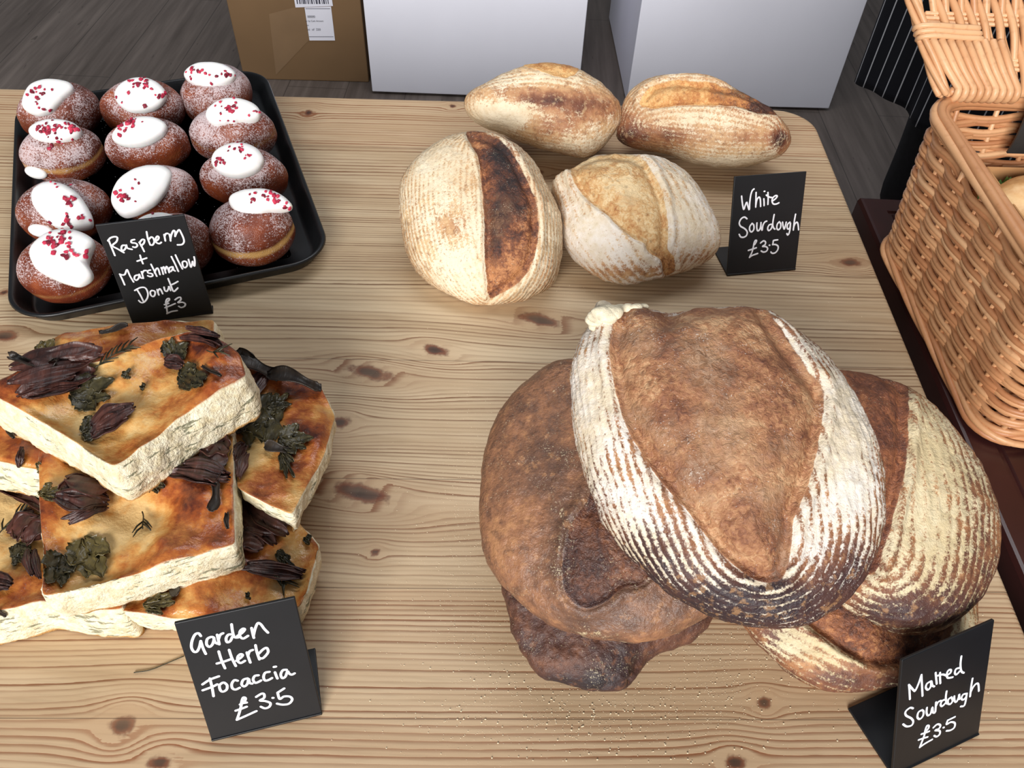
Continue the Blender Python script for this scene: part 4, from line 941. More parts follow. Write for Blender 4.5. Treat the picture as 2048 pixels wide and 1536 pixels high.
def donuts():
    md = mat_dough(); mm = NT('marshmallow'); n = mm.noise(30, None, 2); mm.bump(n, .12, .001)
    mm = mm.fin(rgb(240, 238, 236), .32, .5, Subsurface_Weight=.15, Subsurface_Scale=.004)
    mr = NT('freeze_dried_raspberry'); oi = mr.n('ShaderNodeObjectInfo')
    mr = mr.fin(mr.ramp(mr.math('ADD', mr.math('MULTIPLY', oi.outputs['Random'], .6), mr.math('MULTIPLY', mr.noise(900, None, 2), .4)), [(.2, rgb(104, 14, 36)), (.5, rgb(164, 26, 58)), (.85, rgb(212, 60, 88))]), .55, .4)
    el = lambda cx, cy, rx, ry, a=0: [(cx + rx * math.cos(w) * math.cos(math.radians(a)) - ry * math.sin(w) * math.sin(math.radians(a)), cy + rx * math.cos(w) * math.sin(math.radians(a)) + ry * math.sin(w) * math.cos(math.radians(a))) for w in np.linspace(0, 2 * math.pi, 18, endpoint=False)]
    D = [  # body centre and half sizes, topping outline, raspberry clusters (x, y, spread, count), label
        ((119, 224, 87, 62), [(43,205),(48,185),(62,167),(85,159),(115,158),(138,163),(149,178),(146,192),(132,204),(120,215),(108,226),(90,233),(68,231),(50,220)], [(75, 185, 26, 14), (80, 215, 22, 5)], 'sugared donut at the back left corner of the tray, dented marshmallow top'),
        ((285, 217, 87, 60), el(281, 191, 52, 37, 4), [(275, 170, 24, 20), (250, 205, 26, 6), (318, 190, 14, 6)], 'back row middle sugared donut, round marshmallow cap thick with raspberry'),
        ((433, 190, 73, 64), el(420, 151, 52, 28, 3), [(388, 145, 16, 14), (455, 150, 10, 9), (420, 140, 28, 7)], 'back row donut nearest the rear right tray corner, cap red along its left edge'),
        ((125, 307, 88, 60), el(111, 264, 54, 27, 4), [(100, 258, 22, 26), (140, 255, 20, 20), (120, 280, 24, 10)], 'left donut of the second row, marshmallow cap covered in raspberry crumbs'),
        ((296, 292, 88, 56), el(279, 265, 57, 31, -10), [(262, 245, 22, 20), (240, 255, 14, 8)], 'middle donut of the second row, orange-brown with thick sugar below its cap'),
        ((466, 268, 88, 62), [(411,232),(415,215),(432,202),(455,195),(485,197),(508,206),(520,222),(519,240),(505,249),(486,251),(470,252),(452,257),(432,256),(418,246)], [(465, 212, 24, 14), (450, 225, 18, 8), (505, 225, 12, 5)], 'right donut of the second row, double-lobed marshmallow over a heavily sugared side'),
        ((128, 422, 98, 66), [(61,392),(70,373),(95,363),(125,368),(150,383),(170,405),(185,430),(188,452),(178,462),(140,464),(112,456),(86,436),(66,412)], [(140, 400, 12, 10), (135, 440, 16, 10), (110, 368, 14, 5), (160, 435, 10, 4), (90, 445, 24, 3)], 'left donut of the third row with a marshmallow cap sloping down its right side'),
        ((312, 388, 87, 58), [(222,400),(228,372),(250,347),(290,331),(325,331),(344,346),(343,370),(325,400),(290,425),(256,437),(236,426)], [(238, 390, 14, 12), (255, 400, 16, 6), (270, 370, 22, 3)], 'middle donut of the third row, tilted oval marshmallow just above the price board'),
        ((488, 355, 90, 60), el(475, 321, 53, 37, 2), [(480, 293, 22, 14), (440, 325, 10, 8), (490, 310, 16, 4)], 'right donut of the third row, egg-shaped marshmallow cap over dark brown dough'),
        ((129, 536, 97, 72), [(58,515),(62,490),(90,466),(125,456),(160,463),(185,478),(192,495),(184,515),(180,532),(189,552),(180,567),(160,576),(140,572),(110,560),(75,543)], [(105, 480, 20, 16), (125, 470, 14, 10), (130, 505, 20, 8), (165, 510, 14, 4)], 'front left donut with a large marshmallow cap dripping down to the right'),
        ((350, 492, 80, 66), el(310, 455, 50, 30, -12), [(310, 450, 24, 6)], 'front row donut mostly hidden behind the raspberry price board'),
        ((504, 462, 88, 72), [(456,405),(462,388),(485,378),(515,376),(545,382),(572,394),(585,410),(583,424),(565,428),(545,430),(520,435),(492,434),(468,424)], [(545, 395, 14, 14), (510, 392, 22, 6), (575, 415, 10, 4)], 'front right donut with a clear pale ring near the tray corner'),
    ]
    rng = np.random.RandomState(5)
    proto = []
    for k in range(6):
        import bmesh
        b = bmesh.new(); bmesh.ops.create_icosphere(b, subdivisions=1, radius=1)
        sx, sy, sz = rng.uniform(.8, 1.6), rng.uniform(.5, .9), rng.uniform(.4, .7)
        for v in b.verts: v.co = Vector((v.co.x * sx, v.co.y * sy, v.co.z * sz)) * rng.uniform(.7, 1.25)
        me = bpy.data.meshes.new('raspberry_piece'); b.to_mesh(me); b.free(); me.materials.append(mr); proto.append(me)
    for k, ((cx, cy, rx, ry), top, cl, label) in enumerate(D):
        z0 = TZ + .0015; Hc = .033
        C = at(cx, cy, z0 + Hc); d = depth(C); r = rx * d / F * 1.0
        tilt = np.array([rng.uniform(-.1, .1), -.16 + rng.uniform(-.06, .06), 1.0]); n = unit(tilt)
        bodypoly = el(cx, cy, rx, ry, rng.uniform(-6, 6))
        V, Fs, arc, up, fr = fit_dome(bodypoly, C, n, .034, .032, nth=120, nf=40, nb=28, q=(.85, .85), qb=(.8, .85), zmin=z0, iters=12)
        N = vnormals(V, Fs); h = (V - C) @ n
        V = V + N * (.0012 * noise(V, 42, 20 + k, 2))[:, None]; V[:, 2] = np.maximum(V[:, 2], z0)
        band = [.35, .3, .2, .7, .35, .5, .3, .25, .3, .5, .3, 1.0][k] * np.exp(-((h + (-.003 if k in (3, 11, 0, 5) else .006) + .003 * noise(V, 30, 40 + k)) / .0055) ** 2)
        V -= N * (band * .0012)[:, None]
        sugar = .30 + .75 * sstep(-.006, .022, h) + .35 * noise(V, 22, 60 + k) - .35 * band + (.2 if k in (3, 5, 0) else 0) - (.35 * np.exp(-((proj(V)[:, 0] - 505) / 60) ** 2 - ((proj(V)[:, 1] - 475) / 26) ** 2) if k == 11 else 0)
        base = C.copy(); base[2] = TZ
        root = empty('donut', base); tag(root, label, 'donut', 'raspberry and marshmallow donuts on the tray')
        mesh_obj('dough', V, Fs, md, root, True, dict(band=band, sugar=sugar))
        bv = bvh_of(V, Fs); tc = np.array(top).mean(0); hit, nn = shoot(bv, tc[0], tc[1])
        if hit is None: hit = C + n * .03
        n2 = unit(n * 1.0 + unit(CAM - hit) * .55)
        T, Tf, ta, tu, _ = fit_dome(top, hit - n2 * .001, n2, .0105, .011, nth=96, nf=30, nb=14, q=(.8, .62), qb=(.8, .8), iters=14, lim=(.5, 2.0))
        T = T + vnormals(T, Tf) * (.0009 * noise(T, 45, 80 + k, 2))[:, None]
        mo = mesh_obj('marshmallow_topping', T, Tf, mm, root, True)
        tv = bvh_of(T, Tf); tree = [(tv, mo), (bv, None)]
        inv = parent_world(mo).inverted()
        if k in (3, 6):      # marshmallow filling oozing at the side
            qx, qy = ((58, 352) if k == 3 else (72, 468)); hh, hn = shoot(bv, qx + (12 if k == 3 else 8), qy - 12)
            if hh is not None:
                P = []; fs = grid_faces(24, 14, 0, True); A = unit(np.cross(hn, [0, 0, 1])); B = np.cross(hn, A)
                for j in range(14):
                    for i in range(24):
                        a = math.pi * j / 13; w = 2 * math.pi * i / 24
                        P.append(hh + A * .013 * math.sin(a) * math.cos(w) + B * .008 * math.sin(a) * math.sin(w) + hn * .006 * math.cos(a) - np.array([0, 0, .003]))
                mesh_obj('marshmallow_filling', P, fs, mm, root)
        for (x, y, s, cnt) in cl:
            for _ in range(cnt):
                px, py = x + rng.normal() * s * .62, y + rng.normal() * s * .42
                hh, hn = shoot(tv, px, py); 
                if hh is None:
                    hh, hn = shoot(bv, px, py)
                    if hh is None or rng.rand() < .5: continue
                o = bpy.data.objects.new('raspberry_piece', proto[rng.randint(6)]); COL.objects.link(o); o.parent = mo
                q = Vector(hn).to_track_quat('Z', 'Y') @ Matrix.Rotation(rng.uniform(0, 6.28), 3, 'Z').to_quaternion()
                s_ = rng.uniform(.0012, .0031)
                o.matrix_basis = inv @ (Matrix.Translation(Vector(hh + hn * s_ * .25)) @ q.to_matrix().to_4x4() @ Matrix.Scale(s_, 4))

# ------------------------------------------------------------------ focaccia
def slab(name, label, poly, t, mat, seed, bulge=.009, zlist=None, z=None, dents=(), rim=0.0, tbase=.42, browns=(), under=.003):
    """a cut slice: traced top outline at its height, cut sides, crust above and below"""
    top = np.array([at(x, y, (zlist[i] if zlist else z)) for i, (x, y) in enumerate(poly)])
    n = len(top); pts = []
    seglen = np.linalg.norm(np.roll(top, -1, 0) - top, axis=1); per = seglen.sum(); NB = 220
    for i in range(n):
        k = max(2, int(NB * seglen[i] / per)); a, b = top[i], top[(i + 1) % n]
        pts += [a + (b - a) * j / k for j in range(k)]
    B = np.array(pts); 
    for _ in range(3): B = .5 * B + .25 * np.roll(B, 1, 0) + .25 * np.roll(B, -1, 0)
    NB = len(B); c = B.mean(0); A2 = 0.5 * np.sum(B[:, 0] * np.roll(B[:, 1], -1) - B[:, 1] * np.roll(B[:, 0], -1))
    if A2 < 0: B = B[::-1].copy()
    Tn = np.roll(B, -1, 0) - np.roll(B, 1, 0); out = np.stack([Tn[:, 1], -Tn[:, 0], 0 * Tn[:, 0]], 1); out /= np.linalg.norm(out, axis=1)[:, None]
    for _ in range(4): out = .5 * out + .25 * np.roll(out, 1, 0) + .25 * np.roll(out, -1, 0)
    rows = []; kind = []; drop = []
    NS = 46
    for s in np.linspace(.02, 1, NS): rows.append(c + (B - c) * s); kind.append(0); drop.append(s)
    NSd = 18
    for j in range(1, NSd + 1):
        u = j / NSd; rows.append(B + out * (.0030 * math.sin(u * math.pi) + under * u) - np.array([0, 0, t]) * u); kind.append(1); drop.append(u)
    for s in (.97, .8, .4, .02): rows.append(c + (rows[NS + NSd - 1] - c) * s * np.array([1, 1, 0]) + np.array([0, 0, 1]) * (rows[NS + NSd - 1] - c)); kind.append(2); drop.append(s)
    V = np.concatenate(rows); kd = np.repeat(kind, NB); dr = np.repeat(drop, NB); NR = len(rows)
    Fs = grid_faces(NB, NR, 0, True); Fs = [tuple(f) for f in Fs]; Fs.append(tuple(reversed(range(NB)))); Fs.append(tuple(range((NR - 1) * NB, NR * NB)))
    N = vnormals(V, Fs[:-2])
    if N[:NB, 2].mean() < 0: Fs = [tuple(reversed(f)) for f in Fs]; N = -N
    d = np.zeros(len(V)); topm = kd == 0; side = kd == 1
    edge = np.where(topm, sstep(1.0, .86, dr), 0)
    d += topm * (bulge * noise(V, 24, seed, 1) * (.35 + .65 * edge) + .35 * bulge * noise(V, 55, seed + 2, 2) - rim * (1 - edge))
    px = proj(V)
    for (x, y, r, a) in dents: d += topm * a * np.exp(-((px[:, 0] - x) ** 2 + (px[:, 1] - y) ** 2) / r ** 2)
    d += side * (.0022 * noise(V, 70, seed + 4, 2) + .0012 * noise(V, 260, seed + 5, 2))
    V2 = V + np.where(topm[:, None], np.array([0, 0, 1.0])[None] * d[:, None], N * d[:, None])
    V2[:, 2] = np.maximum(V2[:, 2], TZ + .0004)
    crumb = np.where(side, 1.0, np.where(topm, sstep(.985, 1.0, dr) * .45, 0.9)); bottom = np.where(side, sstep(.78, 1.0, dr), np.where(kd == 2, 1.0, 0))
    toast = tbase + .06 + .30 * noise(V, 26, seed + 9, 2) + 34 * d * topm + blobs(px, 0, browns)
    base = c.copy(); base[2] = max(TZ, V2[:, 2].min())
    root = empty('focaccia_slice', base); tag(root, label, 'focaccia', 'garden herb focaccia slices')
    mesh_obj('bread', V2, Fs, mat, root, True, dict(crumb=crumb, bottom=bottom, toast=toast))
    return root, bvh_of(V2, Fs), toast
def topping(host, kind, x, y, L, W, ang, mats, seed=0, lift=.0008, curl=.004):
    root, bv = host[0], host[1]; rng = np.random.RandomState(seed + int(x) * 7 + int(y))
    h0, n0 = shoot(bv, x, y)
    if h0 is None: return
    ca, sa = math.cos(math.radians(ang)), math.sin(math.radians(ang))
    def put(u, v, off):
        px, py = x + ca * u - sa * v, y + sa * u + ca * v
        h, n = shoot(bv, px, py)
        if h is None or np.linalg.norm(h - h0) > .06 or (h - h0)[2] < -.02: h = at_plane(px, py, h0, np.array([0, 0, 1.0])); n = np.array([0, 0, 1.0])
        return h + np.array([0, 0, 1.0]) * off + unit(CAM - h) * .0006
    if kind == 'rosemary':
        mb = MB(); ax = [put(u, 3 * math.sin(u / L * 4 + seed), .003) for u in np.linspace(-L / 2, L / 2, 8)]; mb.tube(ax, .0005, 5)
        for k in range(int(W)):
            i = rng.randint(1, 7); p = ax[i]; dv = unit(ax[min(i + 1, 7)] - ax[i - 1]); s = unit(np.cross(dv, [0, 0, 1])) * rng.choice([-1, 1])
            mb.tube([p, p + dv * .004 + s * .003 + np.array([0, 0, .001]), p + dv * .009 + s * .006], [.0006, .0007, .0003], 5)
        return mb.build('rosemary_sprig', mats['rosemary'], root)
    mb = MB()
    def sheet(nu, nv, fn):
        V = np.array([fn(i / (nu - 1), (j / (nv - 1) - .5) * 2) for i in range(nu) for j in range(nv)]); Fs = grid_faces(nv, nu); N = vnormals(V, Fs)
        if N[:, 2].mean() < 0: N = -N; Fs = [tuple(reversed(f)) for f in Fs]
        B = V - N * .0008; q = len(V)
        per = list(range(nv)) + [i * nv + nv - 1 for i in range(1, nu)] + [(nu - 1) * nv + j for j in range(nv - 2, -1, -1)] + [i * nv for i in range(nu - 2, 0, -1)]
        mb.add(np.concatenate([V, B]), Fs + [tuple(q + a for a in reversed(f)) for f in Fs] + [(per[i], per[(i + 1) % len(per)], q + per[(i + 1) % len(per)], q + per[i]) for i in range(len(per))])
    if kind == 'parsley':
        K = 4 if L > 40 else 2
        for k in range(K):
            s_ = (k - (K - 1) / 2) / ((K - 1) / 2); aa = s_ * .8 + rng.uniform(-.15, .15); ll = L * (.86 - .30 * abs(s_)) * rng.uniform(.9, 1.1); ww = W * .66 * rng.uniform(.85, 1.15); ph = rng.uniform(0, 6); zz = rng.uniform(0, .0012)
            def fn(t, v):
                w = math.sin(math.pi * min(max(t * .96 + .03, .0), 1)) ** .7 * (.72 + .4 * abs(((t * 5.5 + ph) % 1) - .5) * 2)
                u = t * ll; vv = v * w * ww / 2
                return put(-L * .42 + u * math.cos(aa) - vv * math.sin(aa), (u * math.sin(aa) + vv * math.cos(aa)) * min(1, W / L * 1.5), lift + zz + curl * (.15 * v * v + .3 * t * t) + .0009 * math.sin(v * 6 + t * 9 + ph))
            sheet(15, 7, fn)
    elif kind == 'onion':
        K = 4 if L * W > 3000 else 3
        for k in range(K):
            s_ = (k - (K - 1) / 2) / ((K - 1) / 2); ll = L * rng.uniform(.72, 1.0); ww = W * .62 * rng.uniform(.7, 1.2); ph = rng.uniform(0, 6); bend = rng.uniform(-.25, .25) * W; sh = rng.uniform(-.12, .12) * L; zz = rng.uniform(0, .003)
            def fn(t, v):
                w = (math.sin(math.pi * min(max(t * .9 + .05, 0), 1)) ** .6) * (1 + .12 * math.sin(t * 11 + ph)); e_ = (t - .5)
                return put(sh + e_ * ll * (1 + .06 * math.sin(v * 5 + ph)), s_ * W * .30 + v * w * ww / 2 + bend * 4 * e_ * e_ - bend * .5, lift + zz + curl * (.15 + .55 * v * v * (1 if k % 2 else .5) + .5 * (1 if k % 2 == 0 else 0) * (1 - v * v)) * (.45 + .55 * math.sin(math.pi * t)) + .0006 * math.sin(v * 9 + ph + t * 4))
            sheet(20, 11, fn)
    else:
        def fn(t, v):
            w = (.75 + .25 * math.sin(t * 7 + seed)) * (1 if .05 < t < .95 else .6)
            return put((t - .5) * L, v * w * W / 2 + W * .15 * math.sin(t * 3.3 + seed), lift + curl * (.5 + .45 * math.sin(t * 5 + seed) + .35 * v * v))
        sheet(26, 9, fn)
    nm = {'parsley': 'herb_leaf', 'onion': 'charred_onion', 'strip': 'charred_leaf'}[kind]
    return mb.build(nm, mats[kind], root)

def focaccia():
    m = mat_focaccia()
    mats = dict(parsley=mat_leaf('cooked_parsley', rgb(30, 28, 20), rgb(78, 70, 42), .4), onion=mat_leaf('charred_onion', rgb(24, 13, 15), rgb(92, 52, 42), .45),
                strip=mat_leaf('charred_leaf', rgb(26, 22, 20), rgb(60, 48, 38), .5), rosemary=mat_leaf('rosemary', rgb(36, 34, 22), rgb(70, 64, 40), .5))
    olive = dict(mats); olive['parsley'] = mat_leaf('olive_leaf', rgb(56, 50, 28), rgb(108, 94, 54), .36)
    S = {}
    S['G'] = slab('G', 'focaccia slice seen only at its rear edge, olive leaf on it, behind top slice', [(66,735),(90,690),(132,664),(235,655),(330,640),(428,640),(426,690),(300,800),(120,800)], .046, m, 31, z=TZ + .050)
    S['E'] = slab('E', 'lowest focaccia slice at far left with dark curled onion, left of the middle slice', [(-70,860),(150,890),(250,1222),(170,1216),(80,1200),(-70,1238)], .0385, m, 32, z=TZ + .0395, dents=[(20, 1040, 40, -.004)])
    S['D'] = slab('D', 'focaccia slice on the table directly behind the garden herb price board', [(216,1216),(345,1238),(470,1240),(600,1212),(612,1180),(638,1090),(545,985),(340,1000),(250,1100)], .0385, m, 33, z=TZ + .0395, under=-.007)
    S['C'] = slab('C', 'right-hand focaccia slice of the pile, black curled leaf along its back edge', [(478,728),(560,748),(642,775),(670,832),(650,910),(584,1030),(530,1006),(474,975),(472,850)], .032, m, 34, zlist=[TZ + .050] * 3 + [TZ + .054, TZ + .060, TZ + .076, TZ + .077, TZ + .078, TZ + .062], tbase=.36, under=-.008, browns=[(600, 790, 30, .12)])
    S['H'] = slab('H', 'focaccia slice poking out at the far left under the top slice', [(-90,800),(60,846),(136,905),(124,945),(46,935),(-90,900)], .036, m, 35, z=TZ + .078)
    S['B'] = slab('B', 'focaccia slice in the middle layer with a big glossy brown leaf at its front', [(80,905),(250,880),(465,868),(470,1090),(300,1140),(85,1192)], .037, m, 36, z=TZ + .079, bulge=.011, dents=[(400, 1005, 60, .013), (330, 1090, 50, .004), (215, 985, 40, -.006), (150, 1100, 60, -.004)], tbase=.44, under=-.003, browns=[(400, 1000, (70, 50), .3), (120, 960, (40, 60), -.2), (430, 1120, (60, 30), -.2)])
    S['A'] = slab('A', 'topmost focaccia slice with charred onion and herbs over a browned crust', [(-45,778),(47,748),(220,714),(328,672),(375,660),(440,682),(483,717),(494,757),(360,834),(228,932),(100,850)], .040, m, 37, z=TZ + .121, bulge=.010, dents=[(440, 735, 50, .006), (150, 790, 50, -.005), (210, 860, 50, -.005), (60, 800, 40, .004)], tbase=.46, browns=[(400, 690, (80, 30), .3), (340, 740, (60, 40), .15), (20, 770, (40, 24), .2), (470, 750, 30, .12), (110, 850, 50, -.25)])
    A, B, C, D, E, G, H = [S[k] for k in 'ABCDEGH']
    T = lambda h, k, *a, mt=mats, **kw: topping(h, k, *a, mt, **kw)
    T(A, 'onion', 120, 745, 170, 74, -14, seed=1, curl=.010); T(A, 'onion', 95, 785, 120, 36, -12, seed=2, curl=.008); T(A, 'strip', 165, 705, 130, 28, -38, seed=3, curl=.012)
    T(A, 'strip', 80, 742, 90, 14, 4, seed=14, curl=.012); T(A, 'onion', 200, 715, 120, 40, -32, seed=4, curl=.006)
    T(A, 'parsley', 190, 785, 110, 60, -8, seed=5); T(A, 'parsley', 262, 752, 40, 16, -8, seed=6); T(A, 'onion', 225, 845, 95, 42, -28, seed=7, curl=.007); T(A, 'parsley', 195, 858, 70, 40, -20, seed=8)
    T(A, 'parsley', 388, 762, 66, 46, 12, seed=9, curl=.005); T(A, 'parsley', 352, 700, 60, 38, -62, seed=10, curl=.004); T(A, 'onion', 350, 728, 42, 30, 10, seed=11); T(A, 'onion', 405, 680, 90, 26, 14, seed=12, curl=.006)
    T(A, 'strip', 388, 655, 40, 10, -84, seed=13, curl=.016); T(A, 'rosemary', 432, 708, 34, 7, 10, seed=15); T(A, 'strip', 425, 748, 46, 5, 30, seed=16, curl=.003); T(A, 'rosemary', 230, 718, 90, 22, -30, seed=17); T(A, 'parsley', 290, 778, 14, 10, 20, seed=18)
    T(A, 'parsley', 275, 668, 62, 42, 60, mt=olive, seed=19, curl=.008); T(A, 'strip', 320, 660, 70, 26, 20, seed=20, curl=.006)
    T(G, 'parsley', 98, 705, 62, 40, -40, mt=olive, seed=21); T(G, 'strip', 230, 664, 60, 12, -12, seed=22, curl=.004)
    T(H, 'strip', 22, 868, 34, 10, 50, seed=23); T(H, 'parsley', 92, 935, 40, 26, -70, mt=olive, seed=24); T(H, 'onion', 44, 920, 40, 12, -80, seed=25)
    T(B, 'onion', 168, 995, 110, 62, 10, seed=26, curl=.009); T(B, 'parsley', 112, 990, 70, 26, -4, mt=olive, seed=27, curl=.006); T(B, 'onion', 175, 1035, 90, 22, -22, seed=28, curl=.006)
    T(B, 'parsley', 182, 1125, 110, 74, 75, mt=olive, seed=29, curl=.006); T(B, 'parsley', 118, 1145, 76, 56, 110, seed=30, curl=.005); T(B, 'rosemary', 288, 1045, 34, 10, 80, seed=31)
    T(B, 'onion', 430, 905, 60, 100, 0, seed=32, curl=.010); T(B, 'onion', 400, 950, 110, 40, 12, seed=33, curl=.008); T(B, 'strip', 430, 1000, 60, 22, 100, seed=34); T(B, 'parsley', 310, 975, 56, 30, 40, seed=35); T(B, 'strip', 456, 1045, 34, 8, 80, seed=36)
    T(C, 'strip', 590, 772, 110, 30, 10, seed=37, curl=.012); T(C, 'strip', 520, 742, 100, 34, 20, seed=38, curl=.010); T(C, 'parsley', 535, 830, 110, 80, -55, seed=39, curl=.005); T(C, 'parsley', 560, 810, 60, 30, -20, seed=40); T(C, 'parsley', 595, 885, 84, 44, 12, seed=41, curl=.005)
    T(C, 'parsley', 575, 935, 80, 26, 70, seed=42); T(C, 'parsley', 505, 860, 100, 60, 75, seed=43); T(C, 'strip', 560, 900, 60, 22, 8, seed=44); T(C, 'onion', 480, 925, 70, 34, -70, seed=45, curl=.008); T(C, 'onion', 505, 780, 90, 30, -50, seed=46, curl=.006)
    T(D, 'onion', 525, 1045, 130, 60, 40, seed=47, curl=.009); T(D, 'onion', 500, 1085, 70, 50, 10, seed=48, curl=.006); T(D, 'onion', 545, 1145, 120, 28, 8, seed=49, curl=.006); T(D, 'parsley', 570, 1125, 60, 22, 55, seed=50); T(D, 'parsley', 622, 1083, 30, 16, 10, seed=51)
    T(D, 'parsley', 325, 1208, 84, 36, -8, mt=olive, seed=52, curl=.005); T(D, 'strip', 345, 1180, 40, 22, 60, seed=53); T(D, 'parsley', 502, 1195, 20, 10, 0, seed=54); T(D, 'rosemary', 560, 1160, 40, 14, 40, seed=55)
    T(E, 'onion', 45, 990, 110, 40, 26, seed=56, curl=.010); T(E, 'onion', 62, 1062, 74, 60, -40, seed=57, curl=.010); T(E, 'parsley', 45, 1115, 60, 38, 80, seed=58); T(E, 'onion', 70, 1130, 60, 26, 80, seed=59, curl=.005); T(E, 'onion', 6, 1168, 44, 30, 10, seed=60); T(E, 'rosemary', 30, 1045, 80, 12, -40, seed=61); T(E, 'strip', 4, 1230, 24, 8, 20, seed=62)
    # a loose rosemary stalk lying on the wood
    mb = MB(); P = [at(x, y, TZ + .0008) for x, y in ((368, 1312), (335, 1326), (300, 1340), (268, 1345))]; mb.tube(catmull(P, 5), [.0004] * 16, 6)
    o = mb.build('herb_stalk', mats['rosemary'], None); tag(o, 'thin dark herb stalk lying on the wood left of the garden herb board', 'herb')

# ------------------------------------------------------------------ chalkboards
def signs():
    mb_ = plain('chalkboard_black', rgb(20, 21, 24), .42, .4, .06, 30); mw = plain('chalk_pen_white', rgb(240, 240, 246), .6, .3, .01, 50)
    def sign(label, bl, br, tl, tr, lean, depth_, lines, sc, off, pen, foot_dir=1):
        B0, B1 = at(bl[0], bl[1], TZ), at(br[0], br[1], TZ); u = unit(B1 - B0); n0 = np.array([u[1], -u[0], 0]); a = math.radians(lean)
        v = unit(np.array([0, 0, 1]) * math.cos(a) - n0 * math.sin(a)); n = np.cross(u, v); w = np.linalg.norm(B1 - B0)
        T0, T1 = at_plane(tl[0], tl[1], B0, n), at_plane(tr[0], tr[1], B0, n); h = ((T0 - B0).dot(v) + (T1 - B1).dot(v)) / 2
        th = .0011; lift = np.array([0, 0, .0022])
        root = empty('chalkboard_sign', (B0 + B1) / 2); tag(root, label, 'sign', 'black chalkboard price signs')
        c = (B0 + B1) / 2 + v * h / 2 - n * th
        b = MB(); b.box(c + lift * 0, (w / 2, h / 2, th), [u, v, n], .0006); p = b.build('panel', mb_, root, False)
        # foot: bent back from the lower edge
        bk = -n0; b = MB(); b.box((B0 + B1) / 2 + bk * depth_ / 2 + np.array([0, 0, .0012]), (w / 2, depth_ / 2, th), [u, bk, [0, 0, 1]], .0005); b.build('foot', mb_, root, False)
        for strokes in lines:
            mb = MB()
            for s in strokes:
                Q = catmull([(off[0] + x / sc, off[1] + y / sc) for x, y in s], 5) if len(s) > 1 else np.array([(off[0] + s[0][0] / sc - .5, off[1] + s[0][1] / sc), (off[0] + s[0][0] / sc + .5, off[1] + s[0][1] / sc)])
                P = [at_plane(x, y, B0 + n * .0002, n) for x, y in Q]
                mb.tube(P, pen, 8, flat=(n * .22, 1.0)) if False else flat_tube(mb, P, pen, n)
            mb.build('handwriting', mw, p, True)
        return root
    def flat_tube(mb, P, r, n, m=8, k=.25):
        P = np.asarray(P); T = np.gradient(P, axis=0); T /= np.linalg.norm(T, axis=1)[:, None] + 1e-12; N = len(P); V = []
        # rounded ends: extra rings shrinking to a point
        rings = [(P[0] - T[0] * r * math.cos(q), T[0], r * math.sin(q)) for q in (.05, .6, 1.1)] + [(P[i], T[i], r) for i in range(N)] + [(P[-1] + T[-1] * r * math.cos(q), T[-1], r * math.sin(q)) for q in (1.1, .6, .05)]
        for p, t, rr in rings:
            s = unit(np.cross(n, t))
            for q in range(m):
                w = 2 * math.pi * q / m; V.append(p + s * rr * math.cos(w) + n * r * k * math.sin(w) * min(1, rr / r + .1))
        Fs = grid_faces(m, len(rings), 0, True); Fs += [tuple(range(m)), tuple(range((len(rings) - 1) * m, len(rings) * m))]; mb.add(V, Fs)
    WS = [[
        [(512,445),(522,540),(538,608),(556,560),(575,520),(590,570),(606,612),(612,520),(625,430),(642,378),(664,357)],
        [(690,400),(688,480),(685,578)],[(686,560),(700,490),(722,458),(738,470),(744,520),(745,570)],[(785,478),(788,520),(788,560)],[(793,385)],
        [(835,400),(838,470),(835,545)],[(815,432),(850,455),(884,462)],[(890,505),(930,475),(950,445),(930,438),(900,460),(885,500),(900,538),(935,542),(970,527)]],
       [[(577,722),(545,702),(505,725),(483,775),(500,815),(550,845),(580,885),(570,930),(535,950),(500,945),(482,915)],[(640,780),(612,820),(612,865),(635,885),(662,850),(660,800),(640,780)],
        [(700,775),(698,830),(708,870),(730,860),(745,820),(750,770)],[(750,770),(750,830),(762,862)],[(765,860),(775,800),(798,762),(820,752)],
        [(885,790),(850,800),(832,840),(845,868),(875,845),(890,800)],[(912,672),(898,750),(895,800),(905,835),(920,850)],[(975,760),(950,790),(945,840),(965,858),(990,830),(992,785),(975,760)],
        [(1015,765),(1022,810),(1035,850),(1050,810),(1060,765)],[(1105,765),(1078,790),(1072,835),(1090,850),(1108,820),(1112,770),(1108,840),(1095,900),(1078,922),(1068,905)],
        [(1175,668),(1160,750),(1148,860)],[(1148,845),(1165,790),(1190,765),(1205,790),(1212,858)]],
       [[(672,1040),(690,1010),(695,990),(680,990),(665,1020),(655,1070),(640,1130),(608,1198)],[(595,1112),(640,1098),(692,1080)],[(608,1198),(640,1175),(708,1150)],
        [(745,1020),(780,995),(805,1008),(800,1040),(768,1062),(810,1065),(832,1090),(815,1122),(780,1132),(752,1118)],[(855,1048)],[(893,1040),(900,1010),(905,990),(955,982)],[(893,1040),(930,1040),(960,1062),(955,1105),(925,1140),(890,1147),(872,1132)]]]
    sign('chalkboard reading White Sourdough £3.5 beside the pale round loaves', (1453.7, 552.7), (1591, 540.5), (1470.8, 352.5), (1612.8, 343.3), 24, .046, WS, 6.146, (1400, 320), .00088)
